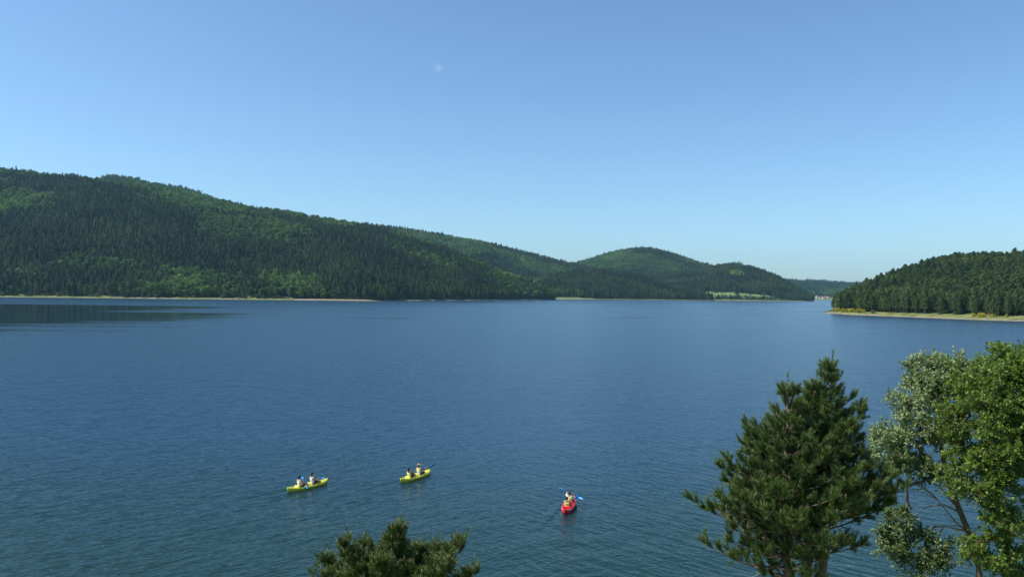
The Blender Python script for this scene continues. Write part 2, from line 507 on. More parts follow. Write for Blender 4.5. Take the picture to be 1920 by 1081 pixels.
H = {}
H['left'] = Hill('left_hill', [-500, -250, 0, 150, 300, 450, 600, 700, 760, 820, 880, 930, 980, 1020, 1046],
                 [1000, 1010, 1030, 1050, 1060, 1080, 1095, 1107, 1180, 1260, 1350, 1440, 1530, 1610, 1660],
                 [300, 305, 313, 329, 347, 376, 403, 421, 440, 458, 478, 500, 522, 540, 551],
                 [2000, 1950, 1900, 1850, 1850, 1900, 1950, 1950, 1900, 1850, 1810, 1790, 1760, 1740, 1720], 17,
                 'forested hill rising from the left shore', seed=11, relief=26, cover=cover_left, nv=44,
                 bank_w=([0, 540, 600, 690, 705, 745, 760, 1020, 1046], [.52, .52, .6, .5, .28, .28, .42, .4, 0]))
H['back'] = Hill('back_ridge', [60, 120, 180, 210, 250, 300, 350, 420, 520, 620, 690, 760, 840, 900, 960, 1010, 1060, 1100, 1140, 1200],
                 [2050] * 14 + [2200, 2250, 2300, 2300, 2300, 2300],
                 [352, 343, 331, 325, 331, 343, 352, 374, 398, 412, 420, 428, 440, 450, 465, 478, 490, 500, 510, 520],
                 [2500, 2500, 2500, 2500, 2500, 2550, 2600, 2700, 2800, 2900, 3000, 3000, 3000, 3000, 3050, 3100, 3100, 3100, 3100, 3100], 14,
                 'long wooded ridge behind the left hill', bank=False, seed=23, relief=20)
H['dome'] = Hill('domed_hill', [960, 1000, 1040, 1070, 1100, 1140, 1180, 1200, 1220, 1260, 1300, 1330, 1370, 1420, 1460],
                 [2500] * 15, [542, 520, 503, 494, 487, 474, 465.5, 463.5, 463.5, 472, 486, 496, 510, 525, 535],
                 [3400, 3400, 3450, 3500, 3550, 3600, 3600, 3600, 3600, 3600, 3550, 3500, 3450, 3400, 3400], 14,
                 'rounded wooded hill in the distance', bank=False, seed=31, relief=16)
H['east'] = Hill('meadow_hill', [1150, 1200, 1250, 1300, 1330, 1350, 1380, 1400, 1420, 1460, 1490, 1510, 1526],
                 [2150, 2150, 2130, 2110, 2090, 2100, 2130, 2150, 2170, 2210, 2250, 2280, 2310],
                 [538, 527, 515, 505, 499, 495.5, 492.5, 496, 502, 517, 533, 547, 559],
                 [2750, 2750, 2750, 2750, 2750, 2750, 2730, 2710, 2690, 2620, 2540, 2450, 2380], 17,
                 'dark wooded hill with a meadow above the shore', seed=41, relief=8, cover=cover_e, step=4, bank_w=([1150, 1330, 1500, 1526], [.6, .6, .5, 0]))
H['mid'] = Hill('wooded_point', [960, 1000, 1040, 1080, 1110, 1150, 1190, 1230, 1280, 1320, 1336],
                [1880, 1880, 1860, 1890, 1920, 1950, 1985, 2010, 2050, 2080, 2095],
                [545, 524, 512, 504, 500, 503, 512, 522, 536, 549, 557],
                [2300, 2300, 2300, 2300, 2300, 2300, 2290, 2270, 2240, 2190, 2170], 19,
                'wooded point in the middle of the far shore', seed=53, relief=12, step=4, bank_w=([960, 1040, 1090, 1120, 1300, 1336], [.9, .9, .9, .45, .45, 0]))
H['far'] = Hill('far_hills', [1400, 1450, 1490, 1510, 1540, 1590, 1620, 1700, 1760], [3500] * 9,
                [522, 526, 528, 528.5, 530, 533.5, 535, 536, 536], [5200] * 9, 12,
                'low blue hills at the far end of the lake', seed=61, relief=10, cover=cover_far, step=5)
H['right'] = Hill('right_headland', [1537, 1550, 1562, 1575, 1600, 1640, 1680, 1740, 1780, 1820, 1920, 2050, 2300],
                  [664, 662, 657, 640, 617, 597, 579, 553, 538, 522, 494, 470, 430],
                  [587, 585, 578, 552, 536, 521, 505, 486, 477, 473, 472, 470, 478],
                  [690, 700, 720, 745, 775, 805, 830, 850, 860, 870, 880, 880, 880], 14.5,
                  'wooded headland jutting into the lake on the right', seed=71, relief=5, step=3, bank_w=([1537, 1545, 1562, 1600, 2300], [0, .25, .6, .62, .62]))

# ------------------------------------------------------------------ distant tree kinds
def clump_cards(rng, P, N, size):
    """one bent leaf clump (two triangles) at each point P facing N"""
    n = len(P)
    N = N + rng.normal(0, 0.45, (n, 3)); N /= np.linalg.norm(N, axis=1)[:, None]
    a = np.cross(N, rng.normal(0, 1, (n, 3))); a /= np.linalg.norm(a, axis=1)[:, None]
    b = np.cross(N, a)
    s = size * rng.uniform(0.6, 1.3, n)[:, None]
    v = np.stack([P - a * s, P - b * s * 0.7 + N * s * 0.25, P + a * s, P + b * s * 0.7 + N * s * 0.25], 1)
    f = np.arange(n)[:, None] * 4
    t = np.concatenate([f + np.array([[0, 1, 2]]), f + np.array([[0, 2, 3]])], 1).reshape(-1, 3)
    return v.reshape(-1, 3), t

def pine_crown(seed, n, h=18.0, r=2.6, base=0.3, top=1.15, size=0.62, whorls=11):
    rng = np.random.default_rng(seed)
    t = rng.random(n) ** 0.85
    t = 0.65 * t + 0.35 * (np.floor(t * whorls) + rng.uniform(0.3, 0.6, n)) / whorls
    t = np.clip(t, 0, 1)
    rad = r * (1 - t ** top) ** 0.75 * (0.55 + 0.45 * np.minimum(1, t / 0.18)) + 0.12
    ph = rng.random(n) * 2 * np.pi
    lob = 1 + 0.22 * np.sin(ph * 2 + seed) + 0.18 * np.sin(ph * 3 + t * 9 + seed * 2)
    rr = rad * lob * rng.uniform(0.55, 1.05, n)
    z = h * (base + (1 - base) * t) - rr * 0.18
    P = np.stack([rr * np.cos(ph), rr * np.sin(ph), z], 1)
    N = np.stack([np.cos(ph), np.sin(ph), np.full(n, 0.55)], 1)
    return clump_cards(rng, P, N, size)

def leafy_crown(seed, n, h=13.0, r=3.6, base=0.18, size=0.6, lobes=9):
    rng = np.random.default_rng(seed)
    cz = h * (base + (1 - base) * 0.55); rz = h * (1 - base) * 0.5
    C = []; R = []
    for k in range(lobes):
        d = rng.normal(0, 1, 3); d /= np.linalg.norm(d)
        C.append((d[0] * r * 0.55, d[1] * r * 0.55, cz + d[2] * rz * 0.6)); R.append(r * rng.uniform(0.42, 0.62))
    C = np.array(C); R = np.array(R)
    k = rng.integers(0, lobes, n)
    d = rng.normal(0, 1, (n, 3)); d[:, 2] = d[:, 2] * 0.9 + 0.15; d /= np.linalg.norm(d, axis=1)[:, None]
    P = C[k] + d * (R[k] * rng.uniform(0.75, 1.1, n))[:, None]
    return clump_cards(rng, P, d, size)

def trunk_mesh(name, h, r, lean=0.0):
    t = Tubes(); t.add([(0, 0, -0.6), (lean * 0.4, 0, h * 0.4), (lean, 0, h)], [r, r * 0.75, r * 0.25], 5)
    return t.mesh(name)

def join_proto(name, crown, trunk_h, trunk_r, fmat, bmat):
    v, t = crown
    tb = Tubes(); tb.add([(0, 0, -0.6), (0, 0, trunk_h)], [trunk_r, trunk_r * 0.4], 4)
    tv = np.array(tb.v); off = len(v)
    polys = [tuple(x) for x in t.tolist()] + [tuple(i + off for i in f) for f in tb.f]
    me = mesh_np(name, np.concatenate([v, tv]), polys=polys)
    me.materials.append(fmat); me.materials.append(bmat)
    mi = np.zeros(len(polys), dtype=np.int32); mi[len(t):] = 1
    me.polygons.foreach_set('material_index', mi)
    return me

PROTO = bpy.data.collections.new('forest_kinds')       # kept out of the scene
def proto(name, me):
    o = bpy.data.objects.new(name, me); PROTO.objects.link(o)
# order by name is the instance index: 0-3 pointed pines, 4-5 round pines, 6-8 broadleaves
for k in range(4):
    proto('a%d' % k, join_proto('forest_pine', pine_crown(100 + k, 190, h=18 + k, r=2.3 + 0.25 * k, base=0.24, top=1.5, size=0.75), 15, 0.2, M['pine_far'], M['bark']))
for k in range(2):
    proto('b%d' % k, join_proto('forest_round_pine', pine_crown(140 + k, 260, h=16 + k, r=3.0, base=0.28, top=2.4, size=0.68), 13, 0.2, M['pine_far'], M['bark']))
for k in range(3):
    proto('c%d' % k, join_proto('forest_broadleaf', leafy_crown(180 + k, 260, h=13 + k, r=3.6, size=0.75), 7, 0.2, M['leaf_far'], M['bark']))

def scatter_group():
    ng = bpy.data.node_groups.new('forest_scatter', 'GeometryNodeTree')
    ng.interface.new_socket('Geometry', in_out='INPUT', socket_type='NodeSocketGeometry')
    ng.interface.new_socket('Geometry', in_out='OUTPUT', socket_type='NodeSocketGeometry')
    gi = ng.nodes.new('NodeGroupInput'); go = ng.nodes.new('NodeGroupOutput')
    ci = ng.nodes.new('GeometryNodeCollectionInfo')
    ci.inputs['Collection'].default_value = PROTO
    ci.inputs['Separate Children'].default_value = True
    ci.inputs['Reset Children'].default_value = True
    ip = ng.nodes.new('GeometryNodeInstanceOnPoints')
    ip.inputs['Pick Instance'].default_value = True
    def attr(nm, tp):
        a = ng.nodes.new('GeometryNodeInputNamedAttribute'); a.data_type = tp; a.inputs['Name'].default_value = nm
        return a.outputs['Attribute']
    ng.links.new(gi.outputs[0], ip.inputs['Points'])
    ng.links.new(ci.outputs[0], ip.inputs['Instance'])
    ng.links.new(attr('kind_index', 'INT'), ip.inputs['Instance Index'])
    ng.links.new(attr('turn', 'FLOAT_VECTOR'), ip.inputs['Rotation'])
    ng.links.new(attr('size', 'FLOAT_VECTOR'), ip.inputs['Scale'])
    ng.links.new(ip.outputs[0], go.inputs[0])
    return ng
SCATTER = scatter_group()

def forest(name, P, idx, size, label, seed, wide=1.2):
    rng = np.random.default_rng(seed)
    n = len(P)
    me = bpy.data.meshes.new(name)
    me.vertices.add(n); me.vertices.foreach_set('co', P.astype(np.float32).ravel())
    a = me.attributes.new('kind_index', 'INT', 'POINT'); a.data.foreach_set('value', idx.astype(np.int32))
    rot = np.zeros((n, 3), dtype=np.float32); rot[:, 2] = rng.random(n) * 6.283; rot[:, :2] = rng.normal(0, 0.03, (n, 2))
    a = me.attributes.new('turn', 'FLOAT_VECTOR', 'POINT'); a.data.foreach_set('vector', rot.ravel())
    st = (fbm(P[:, 0], P[:, 1], 60.0, seed + 7, 3) - 0.5) * 1.5
    a = me.attributes.new('stand', 'FLOAT', 'POINT'); a.data.foreach_set('value', st.astype(np.float32))
    s = np.stack([wide * size * rng.uniform(0.8, 1.25, n), wide * size * rng.uniform(0.8, 1.25, n), size * rng.uniform(0.8, 1.15, n)], 1).astype(np.float32)
    a = me.attributes.new('size', 'FLOAT_VECTOR', 'POINT'); a.data.foreach_set('vector', s.ravel())
    o = link(name, me, None, kind='stuff', label=label, category='forest')
    md = o.modifiers.new('scatter', 'NODES'); md.node_group = SCATTER
    return o

# single trees that can be told apart along the shores: shared meshes, one object each
KINDS = {'pine': [], 'round': [], 'leaf': [], 'shrub': [], 'broom': []}
for k in range(4):
    v, t = pine_crown(300 + k, 420, h=18 + k * 0.8, r=2.4 + 0.2 * k, base=0.2, size=0.55)
    KINDS['pine'].append((mesh_np('shore_pine_crown', v, tris=t), trunk_mesh('shore_pine_trunk', 16, 0.24), M['pine_far'], M['bark_pale'], 18))
for k in range(4):
    v, t = pine_crown(330 + k, 620, h=16 + k * 0.6, r=3.1, base=0.14 + 0.04 * k, top=2.3, size=0.52)
    KINDS['round'].append((mesh_np('headland_pine_crown', v, tris=t), trunk_mesh('headland_pine_trunk', 14, 0.25), M['pine_far'], M['bark_pale'], 16))
for k in range(4):
    v, t = leafy_crown(360 + k, 560, h=12 + k * 0.8, r=3.8, base=0.06, size=0.5, lobes=11)
    KINDS['leaf'].append((mesh_np('shore_tree_crown', v, tris=t), trunk_mesh('shore_tree_trunk', 7, 0.2, 0.5), M['leaf_far'], M['bark_pale'], 12))
for k in range(3):
    v, t = leafy_crown(380 + k, 260, h=4.2, r=2.4, base=0.0, size=0.42, lobes=8)
    KINDS['shrub'].append((mesh_np('shore_shrub_crown', v, tris=t), trunk_mesh('shore_shrub_stem', 2.0, 0.1, 0.2), M['shrub_far'], M['bark'], 4))
for k in range(3):
    v, t = leafy_crown(390 + k, 220, h=2.2, r=1.5, base=0.0, size=0.26, lobes=8)
    KINDS['broom'].append((mesh_np('broom_crown', v, tris=t), trunk_mesh('broom_stem', 1.2, 0.06, 0.1), M['broom'], M['bark'], 2))

def plant(kind, name, p, size, label, cat, group, rng, wide=1.0):
    cm, tm, fm, bm, _ = KINDS[kind][rng.integers(0, len(KINDS[kind]))]
    e = empty(name, (float(p[0]), float(p[1]), float(p[2])), float(rng.random() * 6.283), label=label, category=cat, group=group)
    e.scale = (size * wide, size * wide, size)
    link('crown', cm, fm, e)
    link('trunk', tm, bm, e)
    return e

def mix_idx(P, v, rng, leaf_level, round_share=0.3, seed=0, scale=140.0):
    """kinds of tree: patches of broadleaf among pine"""
    n = len(P)
    f = fbm(P[:, 0], P[:, 1], scale, seed, 5)
    leaf = f + rng.normal(0, 0.035, n) > leaf_level
    pine = np.where(rng.random(n) < round_share, rng.integers(4, 6, n), rng.integers(0, 4, n))
    return np.where(leaf, rng.integers(6, 9, n), pine), leaf

def build_forests():
    # left hill
    rng = np.random.default_rng(5)
    P, v, u = H['left'].sample(27.0, 0, 1.12, 5)
    den = fbm(P[:, 0], P[:, 1], 55.0, 91, 3)
    ok = rng.random(len(P)) < np.clip(0.45 + 2.6 * (den - 0.28), 0.45, 1); P, v, u = P[ok], v[ok], u[ok]
    lvl = 0.55 - 0.10 * np.clip((v - 0.35) / 0.35, 0, 1) + 0.03 * (v < 0.15)
    idx, leaf = mix_idx(P, v, rng, lvl, 0.25, 3, 170.0)
    size = np.clip(rng.normal(0.86, 0.15, len(P)), 0.5, 1.2) * np.where(leaf, 1.05, 1.0)
    keep = np.ones(len(P), bool)
    edge = (v < 0.045) & (u > -10)
    order = np.argsort(np.where(edge & ~leaf, v + rng.uniform(0, 0.05, len(P)), 1e9))
    order = order[:100]
    keep[order] = False
    for i in order:
        where = ('at the left edge, above the shore beside the calm dark water', 'above the green stretch of the left shore', 'above the broken sandy patches of the left shore',
                 'above the long sandy stretch of the left shore', 'at the dark shore towards the point of the left hill')[int(np.searchsorted([160, 250, 540, 690], u[i]))]
        plant('pine', 'pine_tree', P[i], size[i], 'tall dark pine ' + where, 'pine', 'pines along the left shore', rng, rng.uniform(1.0, 1.4))
    forest('left_hill_forest', P[keep], idx[keep], size[keep], 'dense pine and broadleaf forest covering the left hill', 1)
    # right headland
    rng = np.random.default_rng(6)
    P, v, u = H['right'].sample(19.0, 0, 1.25, 6)
    ok = (u > 1564 + 10 * np.clip(0.5 - v, 0, 1)); P, v, u = P[ok], v[ok], u[ok]
    idx = np.where(rng.random(len(P)) < 0.93, rng.integers(4, 6, len(P)), rng.integers(0, 2, len(P)))
    size = np.clip(rng.normal(0.80, 0.10, len(P)), 0.5, 1.0)
    inview = u < 1935
    order = np.argsort(np.where(inview, v + rng.uniform(0, 0.02, len(P)), 1e9))[:200]
    keep = np.ones(len(P), bool); keep[order] = False
    for i in order:
        where = ('near the tip of the right headland', 'a little right of the headland tip', 'in the middle of the right headland', 'on the right headland near the right edge')[int(np.searchsorted([1600, 1690, 1815], u[i]))]
        row = 'bushy pine in the front row ' if v[i] < 0.03 else 'bushy pine just behind the front row '
        plant('round', 'pine_tree', P[i], size[i], row + where, 'pine', 'pines at the edge of the right headland', rng, rng.uniform(1.05, 1.4))
    forest('right_headland_forest', P[keep], idx[keep], size[keep], 'dark pine wood covering the right headland', 2, 1.4)
    # ridge, dome, meadow hill, wooded point, far hills
    for key, nm, sp, lvl, rs, lab, sd in (
            ('back', 'back_ridge_forest', 60, 0.46, 0.5, 'hazy green forest on the long ridge behind', 12),
            ('dome', 'domed_hill_forest', 70, 0.50, 0.5, 'hazy blue green forest on the distant rounded hill', 13),
            ('mid', 'wooded_point_forest', 38, 0.56, 0.3, 'pine forest on the middle point of the far shore', 14),
            ('east', 'meadow_hill_forest', 42, 0.80, 0.6, 'dark forest around the clearings of the hill with the meadow', 15),
            ('far', 'far_hills_forest', 260, 0.60, 0.5, 'bluish forest on the low hills at the lake end', 16)):
        rng = np.random.default_rng(sd)
        P, v, u = H[key].sample(sp, 0, 1.12, sd)
        idx, leaf = mix_idx(P, v, rng, lvl, rs, sd, 200.0)
        size = rng.uniform(0.75, 1.15, len(P)) * (1.6 if key == 'far' else 1.0)
        ok = np.ones(len(P), bool)
        if key == 'east':
            ok &= ~((v > 0.075) & (v < 0.23) & (u > 1322) & (u < 1478 - 260 * np.maximum(0, v - 0.10)) & (rng.random(len(P)) > 0.03))
            for cu, cvv, ru, rv in CLEAR:
                young = ((u - cu) / ru) ** 2 + ((v - cvv) / rv) ** 2 + rng.normal(0, 0.12, len(P)) + 1.6 * (fbm(P[:, 0], P[:, 1], 60.0, 3) - 0.5) < 1
                idx = np.where(young, rng.integers(6, 9, len(P)), idx)      # stand of young light green broadleaves
                size = np.where(young, size * 0.62, size)
                ok &= ~(young & (rng.random(len(P)) < 0.3))
            size = np.where(v < 0.09, size * 0.52, size)
        if key == 'far':
            ok &= ~((v < 0.10) & (rng.random(len(P)) > 0.10))
        if key == 'mid':
            ok &= ~((v < 0.05) & (u > 1040) & (u < 1085))
        forest(nm, P[ok], idx[ok], size[ok], lab, sd)
build_forests()

def shore_point(h, u, dist):
    """ground point a given distance inland of the waterline"""
    G = h.G; i = np.interp(u, h.u, np.arange(len(h.u))); j = int(i); a = i - j; j2 = min(j + 1, len(h.u) - 1)
    rows = G[:, j] * (1 - a) + G[:, j2] * a
    d = np.linalg.norm(rows[:, :2] - rows[1, :2], axis=1) * np.where(np.arange(len(rows)) == 0, -1, 1)
    return np.array([np.interp(dist, d, rows[:, k]) for k in range(3)])

def shore_plants():
    rng = np.random.default_rng(77)
    for u in list(rng.uniform(0, 70, 7)) + list(rng.uniform(150, 245, 12)) + list(rng.uniform(245, 480, 16)) + list(rng.uniform(560, 720, 5)):
        plant('leaf', 'broadleaf_tree', shore_point(H['left'], u, rng.uniform(16, 32)), rng.uniform(0.55, 1.15),
              'light green broadleaf tree at the edge of the left shore', 'tree', 'broadleaf trees along the left shore', rng, rng.uniform(0.8, 1.1))
    for u, d, s, w, lab in ((512, 44, 1.75, 1.15, 'largest rounded pale green tree on the left shore'),
                            (536, 36, 1.45, 1.2, 'rounded pale green tree right beside the largest one on the left shore'),
                            (303, 34, 1.5, 0.75, 'tall greyish green tree on the left shore above the first sandy patch')):
        plant('leaf', 'broadleaf_tree', shore_point(H['left'], u, d), s, lab, 'tree', 'broadleaf trees along the left shore', rng, w)
    for u in list(rng.uniform(0, 560, 34)):
        plant('shrub', 'shrub', shore_point(H['left'], u, rng.uniform(11, 17)), rng.uniform(0.6, 1.3),
              'small pale shrub on the grassy left shore', 'shrub', 'shrubs along the left shore', rng)
    for u in list(rng.uniform(1045, 1160, 18)) + list(rng.uniform(1300, 1345, 7)):
        plant('leaf', 'broadleaf_tree', shore_point(H['mid'], min(u, 1334), rng.uniform(24, 46)), rng.uniform(0.5, 0.95),
              'pale green broadleaf tree on the middle point of the far shore', 'tree', 'broadleaf trees on the far shore', rng)
    for u in rng.uniform(1575, 1640, 6):
        plant('shrub', 'shrub', shore_point(H['right'], u, rng.uniform(12, 17)), rng.uniform(0.4, 0.7),
              'low green shrub near the tip of the right headland', 'shrub', 'shrubs on the right headland', rng)
    for u in rng.uniform(1562, 1622, 26):
        plant('broom', 'broom_bush', shore_point(H['right'], u, rng.uniform(12, 18)), rng.uniform(0.7, 1.4),
              'yellow flowering bush at the tip of the right headland', 'bush', 'yellow bushes at the headland tip', rng)
    for u in rng.uniform(1815, 1905, 12):
        plant('broom', 'broom_bush', shore_point(H['right'], u, rng.uniform(12, 18)), rng.uniform(0.6, 1.2),
              'yellow flowering bush below the pines near the right edge', 'bush', 'yellow bushes below the headland pines', rng)
shore_plants()

# ------------------------------------------------------------------ far village
M['plaster'] = plain('house_plaster', (0.60, 0.58, 0.54), 0.9, 0.2, 0.06, 1)
M['tile'] = plain('roof_tiles', (0.34, 0.24, 0.20), 0.9, 0.2, 0.2, 2)
M['window'] = plain('window_glass', (0.05, 0.06, 0.07), 0.15, 0.5, 0.1, 1)
def house(u, dist, w, d, hgt, rz, label):
    p = shore_point(H['far'], u, dist)
    e = empty('house', tuple(float(c) for c in p), rz, label=label, category='house', group='houses of the far village')
    b = bmesh.new(); bmesh.ops.create_cube(b, size=1)
    bmesh.ops.scale(b, vec=(w, d, hgt + 2), verts=b.verts); bmesh.ops.translate(b, vec=(0, 0, hgt / 2 - 1), verts=b.verts)
    me = bpy.data.meshes.new('house_wall'); b.to_mesh(me); b.free(); link('wall', me, M['plaster'], e)
    r = hgt + d * 0.38; o = 0.5
    v = [(-w / 2 - o, -d / 2 - o, hgt - 0.2), (w / 2 + o, -d / 2 - o, hgt - 0.2), (w / 2 + o, d / 2 + o, hgt - 0.2), (-w / 2 - o, d / 2 + o, hgt - 0.2), (-w / 2 - o, 0, r), (w / 2 + o, 0, r)]
    link('roof', mesh_np('house_roof', v, polys=[(0, 1, 5, 4), (2, 3, 4, 5), (0, 4, 3), (1, 2, 5), (3, 2, 1, 0)]), M['tile'], e)
    wm = mesh_np('house_window', [(-0.6, -0.04, 0), (0.6, -0.04, 0), (0.6, -0.04, 1.3), (-0.6, -0.04, 1.3), (-0.6, 0.1, 0), (0.6, 0.1, 0), (0.6, 0.1, 1.3), (-0.6, 0.1, 1.3)],
                 polys=[(0, 1, 2, 3), (0, 4, 5, 1), (1, 5, 6, 2), (2, 6, 7, 3), (3, 7, 4, 0)])
    for k in range(3):
        for z in (1.0, 3.9)[:2 if hgt > 5 else 1]:
            o_ = link('window', wm, M['window'], e); o_.location = ((k - 1) * w / 3.2, -d / 2, z)
for a in ((1533, 130, 15, 10, 6.5, 0.3, 'house highest up the slope of the far village'),
          (1538, 70, 14, 11, 7.5, -0.2, 'brightest white house standing alone in the far village'),
          (1543.5, 40, 13, 10, 6, 0.5, 'low house nearest the water in the far village'),
          (1547, 62, 16, 10, 6.5, 0.1, 'long white house in the middle of the far village row'),
          (1550.5, 75, 13, 9, 6, -0.4, 'white house second from the right in the far village'),
          (1553.5, 58, 12, 9, 6, 0.2, 'rightmost white house beside the pale field')):
    house(*a)

# ------------------------------------------------------------------ foreground trees
def unit(v):
    return v / np.maximum(np.linalg.norm(v, axis=-1, keepdims=True), 1e-9)

def needle_mesh(name, B, Dn, Ln, tint, rng, per=62, nl=0.125, w=0.013):
    """bottle-brush shoots: B base, Dn direction, Ln length of each"""
    n = len(B)
    Dn = unit(Dn)
    a = unit(np.cross(Dn, rng.normal(0, 1, (n, 3)))); b = np.cross(Dn, a)
    t = rng.random((n, per)) ** 0.8
    ph = rng.random((n, per)) * 2 * np.pi
    rad = a[:, None] * np.cos(ph)[..., None] + b[:, None] * np.sin(ph)[..., None]
    al = np.radians(52 - 26 * t + rng.normal(0, 7, (n, per)))
    d = unit(Dn[:, None] * np.cos(al)[..., None] + rad * np.sin(al)[..., None] + np.array([0, 0, 0.10]))
    p = B[:, None] + Dn[:, None] * (t * Ln[:, None])[..., None]
    side = unit(np.cross(d, rng.normal(0, 1, (n, per, 3))))
    l = nl * rng.uniform(0.75, 1.15, (n, per))[..., None]
    V = np.stack([p - side * w * 0.5, p + side * w * 0.5, p + d * l], 2).reshape(-1, 3)
    T = np.arange(len(V)).reshape(-1, 3)
    me = mesh_np(name, V, tris=T)
    at_ = me.attributes.new('tint', 'FLOAT', 'POINT')
    tn = np.clip(tint[:, None] + rng.normal(0, 0.10, (n, per)), 0, 1)
    tv = np.repeat(tn[..., None], 3, 2); tv[..., 2] = np.clip(tv[..., 2] + 0.10, 0, 1)
    at_.data.foreach_set('value', tv.astype(np.float32).ravel())
    return me

def candle_mesh(name, B, Dn, Ln, rng, r=0.011):
    n = len(B); Dn = unit(Dn)
    a = unit(np.cross(Dn, rng.normal(0, 1, (n, 3)))); b = np.cross(Dn, a)
    ring = [B + r * (a * math.cos(k * 2.0944) + b * math.sin(k * 2.0944)) for k in range(3)]
    V = np.stack(ring + [B + Dn * Ln[:, None]], 1).reshape(-1, 3)
    f = np.arange(n)[:, None] * 4
    T = np.concatenate([f + np.array([[0, 1, 3]]), f + np.array([[1, 2, 3]]), f + np.array([[2, 0, 3]])], 1).reshape(-1, 3)
    return mesh_np(name, V, tris=T)

def bezier(p0, p1, p2, n):
    return [p0 * (1 - t) ** 2 + p1 * 2 * t * (1 - t) + p2 * t * t for t in np.linspace(0, 1, n)]

